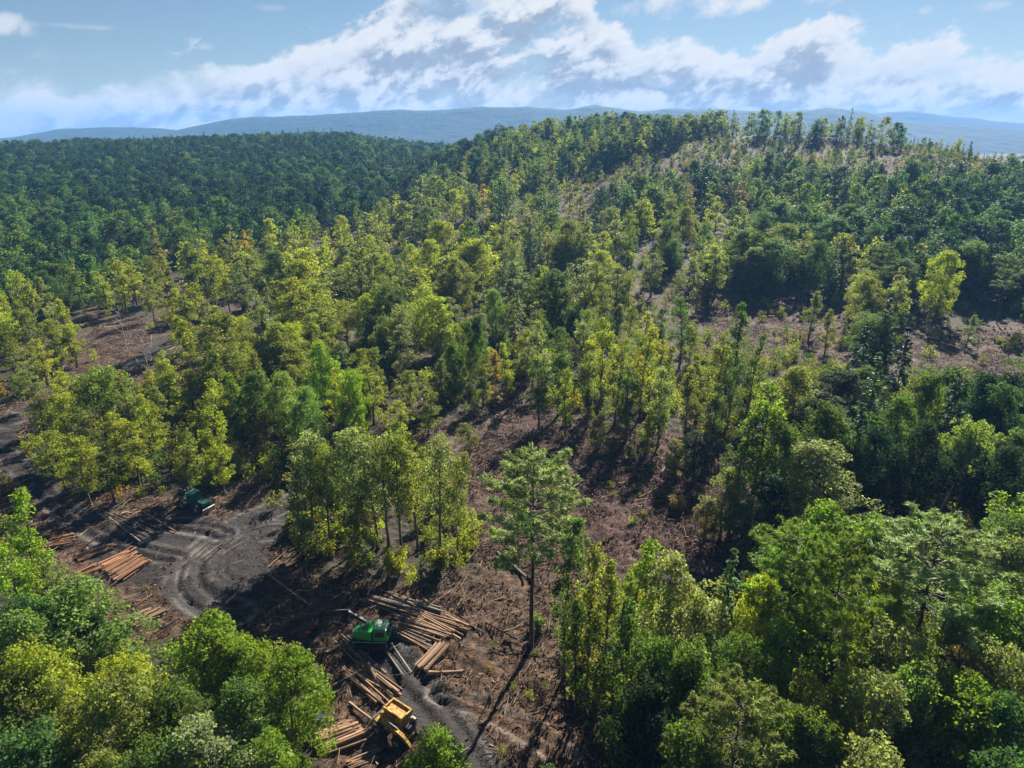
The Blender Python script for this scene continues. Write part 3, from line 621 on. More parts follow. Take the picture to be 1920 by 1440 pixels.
# ------------------------------------------------------------------ labels that single out each tree
PLACES = [  # region of the picture by where the crown shows: phrase
 ('on the left ridge skyline', lambda x, y: y < 330 and x < 800),
 ('on the hilltop left shoulder', lambda x, y: y < 330 and x < 1300),
 ('on the hilltop skyline', lambda x, y: y < 268),
 ('on the far upper slope', lambda x, y: y < 330 ),
 ('in the dark far-left wood', lambda x, y: y < 440 and x < 480),
 ('edging the dark left wood', lambda x, y: y < 440 and x < 880),
 ('below the hilltop in middle', lambda x, y: y < 440 and x < 1400),
 ('below the hilltop at right', lambda x, y: y < 440),
 ('above the upper left track', lambda x, y: y < 720 and x < 150),
 ('by the upper reddish opening', lambda x, y: y < 600 and x < 330),
 ('in the upper yellowish stand', lambda x, y: y < 560 and x < 700),
 ('behind the thinned middle slope', lambda x, y: y < 560 and x < 1000),
 ('behind pink right opening', lambda x, y: y < 540 and x < 1500),
 ('beyond the far right opening', lambda x, y: y < 540),
 ('inside left mud track bend', lambda x, y: x < 330 and y < 930),
 ('above shaded teal skidder', lambda x, y: x < 460 and y < 930),
 ('behind the central grove', lambda x, y: x < 720 and y < 790),
 ('above the reddish slash slope', lambda x, y: 720 <= x < 1080 and y < 790),
 ('on the slope right of middle', lambda x, y: 1080 <= x < 1420 and y < 800),
 ('around the pink right-hand opening', lambda x, y: x >= 1420 and y < 660 and x < 1650),
 ('around the far right opening', lambda x, y: x >= 1650 and y < 660),
 ('atop the shaded right stand', lambda x, y: x >= 1420 and y < 790),
 ('in the shaded right stand', lambda x, y: x >= 1420 and y < 985),
 ('beside the reddish slash slope', lambda x, y: x >= 1080 and y < 960),
 ('in the grove behind harvester', lambda x, y: 500 <= x < 880 and 780 <= y < 1110),
 ('on the slash above the landing', lambda x, y: 880 <= x < 1040 and y < 1200),
 ('beside the orange log piles', lambda x, y: x < 260 and y < 1190),
 ('just left of the yellow machine', lambda x, y: 260 <= x < 720 and y >= 1110 and x > 440),
 ('below the small near-left log pile', lambda x, y: x < 720 and x >= 240),
 ('in the bottom left corner', lambda x, y: x < 240),
 ('beside the yellow machine', lambda x, y: x < 900),
 ('right of the lone pine', lambda x, y: x < 1170 and y < 1300),
 ('in front wood near lone pine', lambda x, y: x < 1420 and y < 1210),
 ('in front wood under pines', lambda x, y: x < 1680 and y < 1210),
 ('at right edge of front wood', lambda x, y: y < 1210),
 ('at bottom beside clearing', lambda x, y: x < 1300),
 ('at the bottom right of centre', lambda x, y: x < 1600),
 ('in the bottom right corner', lambda x, y: True)]
KW = {'high': 'long-trunked tree', 'broad': 'broadleaf tree', 'slim': 'slender tree', 'flat': 'flat-topped tree', 'pine': 'layered pine', 'fir': 'pointed conifer', 'shrub': 'bushy shrub'}
def look(t):
    sz = t['h'] * (1 + .0) ; a = ''
    if t['kind'] in ('slim', 'broad', 'high'):
        a = 'tall ' if t['h'] > 18.5 else ('low ' if t['h'] < 13.5 else '')
        if t['kind'] == 'broad' and t['w'] > 10.4: a += 'wide '
    return a + TW[t['tint']] + ' ' + KW[t['kind']]
ORD = ['first', 'second', 'third', 'fourth', 'fifth', 'sixth', 'seventh', 'eighth', 'ninth', 'tenth', 'eleventh', 'twelfth']
bucket = {}
for t in IND:
    t['place'] = next(p for p, f in PLACES if f(t['cx'], t['cy'])); t['look'] = look(t)
    bucket.setdefault((t['place'], t['look']), []).append(t)
NUM = ['', 'one', 'two', 'three', 'four', 'five', 'six', 'seven', 'eight', 'nine', 'ten', 'eleven', 'twelve']
for (pl, lk), L in bucket.items():
    L.sort(key=lambda t: t['cx'])
    for i, t in enumerate(L):
        if len(L) == 1: s = ''
        elif i == 0: s = ', leftmost of ' + NUM[min(len(L), 12)]
        elif i == len(L) - 1: s = ', rightmost of ' + NUM[min(len(L), 12)]
        elif len(L) == 3: s = ', middle of three'
        else: s = f', {ORD[min(i, 11)]} from left'
        t['label'] = f"{lk} {pl}{s}"
OWN = {(1000, 848): 'lone tall layered pine standing on the bare slash above the green machine',
       (172, 686): 'flat-topped fresh green tree on a bare trunk inside the left track bend',
       (1780, 468): 'big dense yellow-green tree standing alone by the far right opening',
       (1570, 824): 'big round silvery oak at the front of the shaded right stand',
       (800, 1358): 'bright green young tree at the bottom edge just right of the yellow loader',
       (1768, 980): 'wide layered pine at the right edge, branches reaching far left',
       (1343, 211): 'narrow dark conifer rising highest above the hilltop left of the other crowns',
       (115, 1096): 'very wide fresh green tree in front of the orange log piles',
       (905, 345): 'orange-tinged tree where the hill meets the dark left wood',
       (455, 430): 'orange-red slender tree at the edge of the dark left wood'}
for t, hd in zip(T[:len(HAND)], HAND):
    if (hd[1], hd[2]) in OWN: t['label'] = OWN[(hd[1], hd[2])]
NAME = {'high': 'slender_tree', 'broad': 'broadleaf_tree', 'slim': 'slender_tree', 'flat': 'flat_topped_tree', 'pine': 'pine_tree', 'fir': 'conifer_tree', 'shrub': 'shrub'}
GROUP = {'high': 'slender trees left standing after thinning', 'broad': 'broadleaf trees of the wood', 'slim': 'slender trees left standing after thinning', 'flat': 'flat-topped trees', 'pine': 'pines among the leafy trees', 'fir': 'dark pointed conifers', 'shrub': 'leafy shrubs on the clearing'}
def jit(c, s=.16):
    f = rng.uniform(1 - s, 1 + s); return (c[0] * f * rng.uniform(.92, 1.08), c[1] * f, c[2] * f * rng.uniform(.9, 1.1), 1)
def plant(t, protos=None):
    pr = (protos or PROTO)[t['kind']]
    tm, cm, h0, w0 = pr[rng.integers(len(pr))]
    o = empty(NAME[t['kind']], (t['x'], t['y'], t['z'] - .15), rng.uniform(0, 2 * PI))
    o.scale = (t['w'] / w0, t['w'] / w0, t['h'] / h0)
    tag(o, t['label'], 'shrub' if t['kind'] == 'shrub' else 'tree', GROUP[t['kind']])
    nm = ('stem', 'foliage') if t['kind'] == 'shrub' else ('trunk', 'crown')
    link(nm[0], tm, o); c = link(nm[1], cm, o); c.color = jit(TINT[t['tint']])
    return o
for t in IND: plant(t, FAR if t['d'] > 330 and t['kind'] in FAR else PROTO)
# the rest of the wood: one mass
protos = []; pcol = bpy.data.collections.new('forest_kit')
PK = {}
def proto_obj(tm, cm):
    me = bpy.data.meshes.new('forest_tree')
    bm = bmesh.new(); bm.from_mesh(tm); nt = len(bm.faces)
    bm.from_mesh(cm); bm.faces.ensure_lookup_table()
    for f in bm.faces[nt:]: f.material_index = 1
    for f in bm.faces[:nt]: f.smooth = True
    bm.to_mesh(me); bm.free(); me.materials.append(tm.materials[0]); me.materials.append(cm.materials[0])
    o = bpy.data.objects.new(f'forest_tree.{len(protos):03d}', me); pcol.objects.link(o); protos.append(o); return len(protos) - 1
for lod, D in (('near', PROTO), ('far', FAR)):
    for kd in ('broad', 'slim', 'fir', 'pine', 'flat', 'high'):
        PK[(lod, kd)] = [(proto_obj(p[0], p[1]), p[2], p[3]) for p in D[kd]]
def forest(name, trees, label_kind='stuff'):
    n = len(trees); me = bpy.data.meshes.new(name); me.vertices.add(n)
    co = np.array([(t['x'], t['y'], t['z'] - .15) for t in trees], np.float32); me.vertices.foreach_set('co', co.ravel())
    idx, rot, scl, col = [], [], [], []
    for t in trees:
        L = PK[('near' if t['d'] < 210 else 'far', t['kind'])]; i, h0, w0 = L[rng.integers(len(L))]
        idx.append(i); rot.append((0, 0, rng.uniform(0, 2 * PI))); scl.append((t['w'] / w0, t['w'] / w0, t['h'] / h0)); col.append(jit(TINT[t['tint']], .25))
    for nm, ty, dat, key in (('pick', 'INT', idx, 'value'), ('rot', 'FLOAT_VECTOR', rot, 'vector'), ('scl', 'FLOAT_VECTOR', scl, 'vector'), ('color', 'FLOAT_COLOR', col, 'color')):
        a = me.attributes.new(nm, ty, 'POINT'); a.data.foreach_set(key, np.array(dat, np.int32 if ty == 'INT' else np.float32).ravel())
    o = link(name, me); tag(o, kind='stuff')
    ng = bpy.data.node_groups.new(name, 'GeometryNodeTree')
    ng.interface.new_socket('Geometry', in_out='INPUT', socket_type='NodeSocketGeometry'); ng.interface.new_socket('Geometry', in_out='OUTPUT', socket_type='NodeSocketGeometry')
    N = ng.nodes.new; gi = N('NodeGroupInput'); go = N('NodeGroupOutput'); iop = N('GeometryNodeInstanceOnPoints'); ci = N('GeometryNodeCollectionInfo')
    ci.inputs['Collection'].default_value = pcol; ci.inputs['Separate Children'].default_value = True; ci.inputs['Reset Children'].default_value = True
    def na(nm, ty):
        x = N('GeometryNodeInputNamedAttribute'); x.data_type = ty; x.inputs['Name'].default_value = nm; return x.outputs['Attribute']
    Lk = ng.links.new
    Lk(gi.outputs[0], iop.inputs['Points']); Lk(ci.outputs[0], iop.inputs['Instance']); iop.inputs['Pick Instance'].default_value = True
    Lk(na('pick', 'INT'), iop.inputs['Instance Index']); 
    e2r = N('FunctionNodeEulerToRotation'); Lk(na('rot', 'FLOAT_VECTOR'), e2r.inputs[0]); Lk(e2r.outputs[0], iop.inputs['Rotation'])
    Lk(na('scl', 'FLOAT_VECTOR'), iop.inputs['Scale']); Lk(iop.outputs[0], go.inputs[0])
    md = o.modifiers.new('trees', 'NODES'); md.node_group = ng
    return o
forest('forest', REST)
print('TREES individuals', len(IND), 'rest', len(REST), 'min vis', IND[-1]['vis'])

# ------------------------------------------------------------------ logs
def log_mat(name, c1, c2, c3):
    m, k, out = mat(name)
    tc = k.n('ShaderNodeTexCoord'); mp = k.n('ShaderNodeMapping'); mp.inputs['Scale'].default_value = (1.2, 4, 4)
    k.l.new(tc.outputs['Object'], mp.inputs[0]); n = k.noise(mp.outputs[0], 2.2, 5, .65)
    oi = k.n('ShaderNodeObjectInfo')
    col = k.ramp(n, [(.3, c1), (.52, c2), (.72, c3)])
    hs = k.n('ShaderNodeHueSaturation'); k.put(hs.inputs['Value'], k.m('MULTIPLY_ADD', oi.outputs['Random'], .7, .6)); k.l.new(col, hs.inputs['Color'])
    bsdf(k, out, hs.outputs[0], .8, 0, .2, n, .5, .03); return m
LOGM = {'orange': log_mat('bark_orange', (.08, .04, .022), (.28, .13, .065), (.50, .29, .16)),
        'tan': log_mat('bark_tan', (.11, .07, .045), (.27, .165, .095), (.50, .36, .23)),
        'brown': log_mat('bark_brown', (.05, .032, .022), (.19, .115, .07), (.40, .27, .17)),
        'grey': log_mat('bark_grey', (.06, .052, .045), (.17, .15, .125), (.33, .30, .26))}
CUT = plain('cut_wood', (.50, .36, .21), .8, var=.2, scale=6)
def log_mesh(mt, seed, sides=9):
    r = np.random.default_rng(seed); bm = bmesh.new(); rings = []
    bend = r.normal(size=2) * .35
    for i, t in enumerate(np.linspace(0, 1, 7)):
        rad = (1.12 - .34 * t) * (1 + .05 * r.normal()); o = bend * math.sin(PI * t)
        rings.append([bm.verts.new((t - .5, o[0] + rad * math.cos(2 * PI * k / sides) * (1 + .06 * r.normal()), o[1] * .4 + rad * math.sin(2 * PI * k / sides))) for k in range(sides)])
    for a, b in zip(rings[:-1], rings[1:]):
        for k in range(sides):
            f = bm.faces.new((a[k], a[(k + 1) % sides], b[(k + 1) % sides], b[k])); f.smooth = True
    for rg, rev in ((rings[0], True), (rings[-1], False)):
        f = bm.faces.new(rg[::-1] if rev else rg); f.material_index = 1
    bmesh.ops.recalc_face_normals(bm, faces=bm.faces)
    me = bpy.data.meshes.new('log'); bm.to_mesh(me); bm.free(); me.materials.append(mt); me.materials.append(CUT); return me
LOGS = {c: [log_mesh(m, 100 + i) for i in range(3)] for c, m in LOGM.items()}
def put_log(p, q, r, lift, color, label, group, name='log', cat='log'):
    za = gz(*p) + r + lift; zb = gz(*q) + r + lift
    a = Vector((*p, za)); b = Vector((*q, zb)); d = b - a
    # keep clear of the ground along its length
    sag = max(0., max(gz(*(a + d * t).xy) + r * .8 - (za + (zb - za) * t) for t in (.25, .5, .75)))
    color = random.choice({'orange': ['orange', 'orange', 'tan'], 'tan': ['tan', 'tan', 'tan', 'brown'], 'brown': ['brown', 'brown', 'grey'], 'grey': ['grey']}[color]) if group else color
    o = link(name, random.choice(LOGS[color]))
    o.location = (a + b) / 2 + Vector((0, 0, sag)); o.rotation_euler = d.to_track_quat('X', 'Z').to_euler(); o.rotation_euler.rotate_axis('X', random.uniform(0, 6))
    o.scale = (d.length, r, r)
    tag(o, label, cat, group); return o
def pile(a, b, c, n, layers, r, color, label, group, ja=.05, jl=.12, js=.0):
    A, B, Cq = (np.array(ground(*q)) for q in (a, b, c)); ax = B - A; pr = np.array([-ax[1], ax[0]])
    n = int(n * 1.5); r = r * .72
    for L in range(layers):
        m = n - L
        for i in range(m):
            t = (i + .5 * L) / max(1, n - 1)
            s = A + (Cq - A) * t + ax * random.uniform(-jl, jl) + (Cq - A) / max(n, 1) * random.uniform(-.3, .3) + np.array([random.gauss(0, js), random.gauss(0, js)])
            e = s + ax * random.uniform(1 - jl, 1 + jl * .7) + pr * random.gauss(0, ja)
            if random.random() < .5: s, e = e, s
            rr = r * random.uniform(.7, 1.25)
            put_log(tuple(s), tuple(e), rr, L * r * 1.7 + random.uniform(0, .05) + (random.random() < .25) * r * .7, color, label, group)
pile((50, 1020), (124, 999), (64, 1036), 7, 2, .20, 'orange', 'orange-barked log in the pile furthest up the left track', 'orange logs piled at the left track', .04)
pile((146, 1042), (208, 1019), (152, 1054), 5, 2, .20, 'orange', 'orange log in the middle pile between two other orange piles', 'orange logs in the middle left pile')
pile((188, 1061), (241, 1031), (226, 1092), 12, 2, .20, 'orange', 'long orange-tan log in the broad pile beside the mud landing', 'orange-tan logs in the broad left pile', .04)
pile((112, 1084), (176, 1061), (130, 1094), 6, 2, .19, 'orange', 'orange log in the low pile half behind the wide green tree', 'orange logs in the half-hidden pile')
pile((214, 1172), (278, 1138), (252, 1184), 8, 1, .16, 'tan', 'thin pale log in the small stack below the mud landing', 'thin pale logs below the landing', .06)
pile((232, 1124), (268, 1108), (250, 1140), 5, 1, .10, 'brown', 'thin brown pole lying above the small pale log stack', 'thin poles above the small stack', .35)
pile((684, 1130), (785, 1163), (740, 1116), 13, 1, .18, 'brown', 'brown log at the back of the big heap behind the green machine', 'logs at the back of the big heap', .07, .16)
pile((768, 1150), (858, 1200), (800, 1132), 11, 1, .19, 'tan', 'pale log at the right end of the big heap by the green machine', 'pale logs at the right end of the big heap', .06, .15)
pile((735, 1172), (822, 1204), (775, 1146), 11, 2, .18, 'tan', 'tan log in the middle of the big heap beside the green cab', 'tan logs in the middle of the big heap', .06, .16)
pile((738, 1196), (800, 1222), (742, 1178), 7, 1, .18, 'brown', 'dark log at the near edge of the heap beside the green cab', 'dark logs at the near edge of the heap', .05)
pile((778, 1250), (820, 1206), (802, 1264), 5, 1, .27, 'tan', 'thick pale log in the neat row laid across below the heap', 'thick logs in the neat row', .02, .05)
pile((628, 1206), (688, 1262), (656, 1198), 5, 1, .15, 'brown', 'long brown pole left of the green machine', 'long poles left of the green machine', .04)
pile((640, 1268), (708, 1326), (682, 1244), 12, 1, .16, 'tan', 'tan pole in the loose spread above the yellow machine', 'tan poles above the yellow machine', .07, .2)
pile((574, 1384), (650, 1352), (612, 1416), 13, 2, .19, 'tan', 'tan log in the pile left of the yellow machine', 'tan logs left of the yellow machine', .04)
pile((648, 1428), (706, 1408), (662, 1446), 5, 1, .17, 'tan', 'tan log at the bottom edge below the yellow machine', 'tan logs at the bottom edge', .05)
pile((180, 966), (266, 1010), (206, 958), 5, 1, .13, 'grey', 'thin grey-brown pole lying along the left mud track', 'thin poles along the left track', .06, .15)
for a, b, r, c, lb in [((800, 1266), (868, 1261), .24, 'tan', 'single pale log lying level below the neat row of thick logs'),
                       ((690, 1255), (709, 1287), .22, 'tan', 'short pale log lying alone below the green machine'),
                       ((672, 1262), (706, 1266), .15, 'grey', 'short grey log lying crosswise below the green machine'),
                       ((734, 1208), (771, 1262), .14, 'grey', 'thin pole running from the green cab to the neat log row'),
                       ((718, 1214), (758, 1272), .14, 'grey', 'thin grey pole beside the wheel ruts below the green machine'),
                       ((1240, 890), (1292, 812), .22, 'grey', 'long pale fallen trunk on the slash slope right of the middle'),
                       ((1256, 893), (1304, 832), .17, 'tan', 'thinner fallen trunk beside the long pale trunk on the slash'),
                       ((932, 1040), (986, 1086), .26, 'grey', 'grey fallen trunk lying left of the lone pine'),
                       ((270, 965), (330, 1000), .14, 'brown', 'dark pole lying at the entrance to the mud landing'),
                       ((640, 1192), (676, 1222), .15, 'brown', 'brown log poking out behind the green machine tracks'),
                       ((505, 1080), (580, 1135), .14, 'grey', 'thin grey trunk lying in the brush right of the mud landing'),
                       ((655, 1318), (700, 1352), .16, 'tan', 'pale pole pointing at the grey blade of the yellow machine')]:
    put_log(ground(*a), ground(*b), r, .1, c, lb, None)

# ------------------------------------------------------------------ machines
def box(bm, x0, x1, y0, y1, z0, z1, bev=.04, taper=None):
    V = [bm.verts.new((x, y, z)) for z in (z0, z1) for x, y in ((x0, y0), (x1, y0), (x1, y1), (x0, y1))]
    if taper: 
        for i, (dx, dy, dz) in taper.items(): V[i].co += Vector((dx, dy, dz))
    F = [bm.faces.new([V[i] for i in f]) for f in ((3, 2, 1, 0), (4, 5, 6, 7), (0, 1, 5, 4), (1, 2, 6, 5), (2, 3, 7, 6), (3, 0, 4, 7))]
    if bev:
        E = {e for f in F for e in f.edges}
        bmesh.ops.bevel(bm, geom=list(E), offset=bev, segments=2, affect='EDGES', profile=.6)
def prism(bm, prof, y0, y1, bev=.03):
    a = [bm.verts.new((x, y0, z)) for x, z in prof]; b = [bm.verts.new((x, y1, z)) for x, z in prof]; n = len(prof)
    F = [bm.faces.new(a), bm.faces.new(b[::-1])] + [bm.faces.new((a[i], b[i], b[(i + 1) % n], a[(i + 1) % n])[::-1]) for i in range(n)]
    bmesh.ops.recalc_face_normals(bm, faces=F)
    if bev: bmesh.ops.bevel(bm, geom=list({e for f in F for e in f.edges}), offset=bev, segments=2, affect='EDGES')
def rod(bm, p, q, r0, r1=None, seg=10):
    p, q = Vector(p), Vector(q); d = q - p
    g = bmesh.ops.create_cone(bm, cap_ends=True, segments=seg, radius1=r0, radius2=r0 if r1 is None else r1, depth=d.length)
    M = Matrix.Translation((p + q) / 2) @ d.to_track_quat('Z', 'Y').to_matrix().to_4x4()
    bmesh.ops.transform(bm, matrix=M, verts=g['verts'])
def beam(bm, p, q, w, h0, h1):
    p, q = Vector(p), Vector(q); d = (q - p); L = d.length
    b2 = bmesh.new(); box(b2, 0, L, -w / 2, w / 2, -h0 / 2, h0 / 2, .03, {1: (0, 0, (h0 - h1) / 2), 2: (0, 0, (h0 - h1) / 2), 5: (0, 0, -(h0 - h1) / 2), 6: (0, 0, -(h0 - h1) / 2)})
    M = Matrix.Translation(p) @ d.to_track_quat('X', 'Z').to_matrix().to_4x4(); bmesh.ops.transform(b2, matrix=M, verts=b2.verts)
    me = bpy.data.meshes.new('t'); b2.to_mesh(me); b2.free(); bm.from_mesh(me); bpy.data.meshes.remove(me)
def part(name, m, parent, fn, *a, **k):
    bm = bmesh.new(); fn(bm, *a, **k); return part_bm(name, m, parent, bm)
def part_bm(name, m, parent, bm):
    me = bpy.data.meshes.new(name); bm.to_mesh(me); bm.free(); me.materials.append(m); return link(name, me, parent)
GREENP = plain('green_paint', (.018, .26, .05), .3, 0, .5, .12, 4, (.03, .36, .07))
PALEGREEN = plain('faded_green_paint', (.16, .36, .24), .4, 0, .5, .15, 4)
TEAL = plain('teal_paint', (.012, .075, .062), .45, 0, .4, .3, 3, (.03, .14, .11))
YELP = plain('yellow_paint', (.22, .11, .03), .65, 0, .3, .45, 2.2, (.60, .36, .07))
ORGP = plain('orange_paint', (.36, .17, .06), .75, 0, .2, .35, 2.5, (.66, .36, .12))
ROOF = plain('pale_roof_paint', (.40, .36, .38), .5, 0, .4, .12, 5)
BLACKP = plain('black_steel', (.018, .022, .026), .5, .3, .4, .3, 6)
STEEL = plain('worn_steel', (.30, .29, .28), .5, .5, .4, .3, 5)
RUBBER = plain('rubber', (.022, .021, .02), .85, 0, .3, .3, 8, (.06, .05, .045))
m_, k_, o_ = mat('cab_glass'); bsdf(k_, o_, (.02, .03, .035, 1), .08, 0, .8); GLASS = m_
BLUE = plain('blue_plastic', (.035, .05, .22), .45, 0, .5, .2, 5)

def track_part(root, y, L=4.7, h=.98, w=.66):
    prof = []
    r = h / 2
    for a in np.linspace(-90, 90, 7): prof.append((L / 2 - r + r * math.cos(R(a)), r + r * math.sin(R(a))))
    for a in np.linspace(90, 270, 7): prof.append((-L / 2 + r + r * math.cos(R(a)), r + r * math.sin(R(a))))
    t = part('track', RUBBER, root, prism, prof, y - w / 2, y + w / 2, .03)
    bm = bmesh.new()
    for i in range(18):
        x = -L / 2 + r + (L - 2 * r) * i / 17; box(bm, x - .035, x + .035, y - w / 2 - .01, y + w / 2 + .01, h, h + .05, 0)
    part_bm('grouser_plates', BLACKP, t, bm)
    bm = bmesh.new()
    for i in range(5):
        x = -L / 2 + r + (L - 2 * r) * i / 4
        for s in (-1, 1): rod(bm, (x, y + s * (w / 2 + .0), r * .8), (x, y + s * (w / 2 + .05), r * .8), .26, seg=12)
    part_bm('road_wheels', BLACKP, t, bm)
gx0, gy0 = ground(699, 1207)
g = empty('log_loader', (gx0, gy0, gz(gx0, gy0)), R(-2)); g.scale = (.92, .92, .92)
tag(g, 'green tracked harvester with pale roof and black boom beside the big log heap', 'harvester')
for s in (-1, 1): track_part(g, s * 1.32)
part('undercarriage', BLACKP, g, box, -1.5, 1.5, -1.0, 1.0, .35, 1.02, .05)
part('turntable', BLACKP, g, rod, (0, 0, 1.0), (0, 0, 1.28), .85, seg=20)
part('deck', BLACKP, g, box, -2.5, 2.35, -1.5, 1.5, 1.28, 1.5, .04)
hood = part('hood', GREENP, g, box, -2.75, .25, -1.42, 1.42, 1.5, 2.75, .16, {0: (.1, .55, 0), 3: (.1, -.55, 0), 4: (.5, .85, -.35), 7: (.5, -.85, -.35), 5: (0, .22, .1), 6: (0, -.22, .1)})
bm = bmesh.new()
for i in range(6): box(bm, -1.6 + i * .22, -1.48 + i * .22, -.35, .35, 2.6 + i * .03, 2.74 + i * .03, 0)
part_bm('vent', BLACKP, hood, bm)
part('exhaust_pipe', STEEL, g, rod, (-.5, .75, 2.4), (-.5, .75, 3.15), .08)
part('side_rail', PALEGREEN, g, box, -2.3, 2.3, -1.56, -1.505, 1.42, 1.54, .01)
cab = part('cab', GREENP, g, box, .42, 2.5, -1.35, 1.35, 1.5, 3.15, .14, {5: (-.28, .15, -.12), 6: (-.28, -.15, -.12), 4: (.05, .15, 0), 7: (.05, -.15, 0)})
part('roof_panel', ROOF, g, box, .70, 1.42, -.95, .95, 3.12, 3.22, .03)
part('roof_lights', PALEGREEN, g, box, 1.72, 2.1, -1.0, 1.0, 3.06, 3.19, .04)
bm = bmesh.new(); box(bm, 2.30, 2.46, -.95, .95, 2.15, 2.9, .02); part_bm('window', GLASS, cab, bm)
for s in (-1, 1):
    bm = bmesh.new(); box(bm, .75, 1.95, s * 1.30 - .03, s * 1.30 + .03, 2.15, 2.9, .02); part_bm('window', GLASS, cab, bm)
part('boom', BLACKP, g, beam, (-.6, 1.5, 1.9), (-3.7, 2.3, 3.3), .36, .55, .42)
part('stick', BLACKP, g, beam, (-3.6, 2.3, 3.3), (-7.6, 2.5, 3.0), .30, .46, .34)
bm = bmesh.new(); rod(bm, (-1.6, 1.75, 1.75), (-3.1, 2.12, 2.75), .08); rod(bm, (-3.5, 2.3, 3.65), (-5.4, 2.4, 3.4), .07)
part_bm('hydraulic_ram', STEEL, g, bm)
hd = part('felling_head', BLACKP, g, box, -8.0, -7.3, 2.15, 2.85, 1.3, 2.9, .08)
for s in (-1, 1):
    bm = bmesh.new(); beam(bm, (-7.95, 2.5 + s * .3, 1.8), (-8.45, 2.5 + s * .5, 1.3), .12, .3, .2); beam(bm, (-8.45, 2.5 + s * .5, 1.3), (-8.3, 2.5 + s * .1, .9), .12, .2, .1)
    part_bm('grapple_arm', STEEL, hd, bm)

def wheel(root, x, y, r, w, m=RUBBER):
    t = part('wheel', m, root, rod, (x, y - w / 2, r), (x, y + w / 2, r), r, seg=24)
    bm = bmesh.new()
    for i in range(20):
        a = 2 * PI * i / 20; b2 = bmesh.new(); box(b2, -.06, .06, y - w / 2, y + w / 2, r - .02, r + .06, 0)
        bmesh.ops.transform(b2, matrix=Matrix.Translation((x, 0, r)) @ Matrix.Rotation(a, 4, 'Y'), verts=b2.verts)
        me = bpy.data.meshes.new('t'); b2.to_mesh(me); b2.free(); bm.from_mesh(me); bpy.data.meshes.remove(me)
    part_bm('tread', m, t, bm)
    s = -1 if y < 0 else 1
    part('rim', STEEL, t, rod, (x, y + s * (w / 2 - .02), r), (x, y + s * (w / 2 + .04), r), r * .5, seg=16)
p0, p1 = ground(695, 1330), ground(768, 1392)
yx, yy = ground(740, 1377)
ym = empty('yellow_loader', (yx, yy, gz(yx, yy)), math.atan2(p1[1] - p0[1], p1[0] - p0[0]) + .1)
ym.scale = (.9, .9, .9); tag(ym, 'worn yellow log loader with orange tray top and long yellow arm, half behind a bush', 'log loader')
part('chassis', YELP, ym, box, -2.6, 2.6, -.75, .75, .95, 1.35, .05)
for x in (-1.6, 1.6):
    for s in (-1, 1): wheel(ym, x, s * 1.1, .75, .5)
for x in (-2.3, 2.3):
    for s in (-1, 1): part('outrigger', BLACKP, ym, beam, (x, s * .7, 1.1), (x, s * 1.75, .1), .22, .26, .2)
part('turntable', BLACKP, ym, rod, (0, .2, 1.35), (0, .2, 1.65), .7, seg=20)
hs_ = part('housing', YELP, ym, box, -1.5, 1.5, -.1, 1.6, 1.65, 3.0, .07)
bm = bmesh.new()
for a in ((-1.55, 1.55, -.15, .05), (-1.55, 1.55, 1.45, 1.65), (-1.55, -1.35, .05, 1.45), (1.35, 1.55, .05, 1.45)): box(bm, *a, 3.003, 3.42, .03)
part_bm('tray_rim', YELP, hs_, bm)
part('tray_floor', ORGP, hs_, box, -1.34, 1.34, .06, 1.44, 3.003, 3.16, .02)
part('cover', PALEGREEN if False else YELP, ym, box, -2.3, -1.56, -.2, 1.3, 1.5, 2.5, .08, {4: (.2, .1, -.3), 7: (.2, -.1, -.3)})
part('blade', STEEL, ym, prism, [(-3.4, .35), (-3.2, .3), (-2.75, 1.3), (-2.9, 1.5)], -1.1, 1.1, .03)
bt = part('boom', YELP, ym, beam, (-.9, -.75, 2.3), (2.9, -1.25, 2.5), .42, .6, .44)
part('stick', YELP, ym, beam, (2.7, -1.25, 2.55), (4.9, -1.3, 1.3), .34, .44, .3)
part('hydraulic_ram', STEEL, bt, rod, (-.2, -.9, 2.75), (1.9, -1.1, 2.95), .08)
part('engine', BLACKP, ym, box, 1.62, 2.4, 0, 1.2, 1.4, 2.3, .06)
part('exhaust_pipe', STEEL, ym, rod, (2.0, .9, 2.3), (2.0, .9, 3.1), .07)
part('seat_guard', STEEL, ym, box, 1.62, 2.3, 1.22, 1.5, 1.6, 2.7, .05)

tx, ty = ground(368, 952)
ts = empty('skidder', (tx, ty, gz(tx, ty)), R(-28))
tag(ts, 'teal-green wheeled skidder parked in the shade above the mud landing', 'skidder')
for x in (-1.75, 1.75):
    for s in (-1, 1): wheel(ts, x, s * 1.15, .82, .62)
part('chassis', BLACKP, ts, box, -2.6, 2.7, -.6, .6, .75, 1.25, .05)
part('hood', TEAL, ts, box, .55, 2.9, -.75, .75, 1.25, 2.15, .1, {5: (0, .12, -.25), 6: (0, -.12, -.25)})
cb = part('cab', TEAL, ts, box, -1.0, .5, -.95, .95, 1.25, 2.95, .08, {4: (.12, .1, 0), 7: (.12, -.1, 0), 5: (-.1, .1, 0), 6: (-.1, -.1, 0)})
part('roof_panel', TEAL, ts, box, -1.05, .55, -.95, .95, 2.96, 3.08, .03)
for s in (-1, 1):
    bm = bmesh.new(); box(bm, -.7, .25, s * .90 - .03, s * .90 + .03, 1.95, 2.75, .02); part_bm('window', GLASS, cb, bm)
part('rear_arch', TEAL, ts, box, -2.6, -1.2, -.8, .8, 1.25, 1.75, .06)
bm = bmesh.new()
for s in (-1, 1): beam(bm, (-2.2, s * .6, 1.7), (-2.7, s * .6, 3.0), .2, .3, .2)
beam(bm, (-2.68, -.7, 2.95), (-2.68, .7, 2.95), .2, .25, .25); part_bm('grapple_arch', BLACKP, ts, bm)
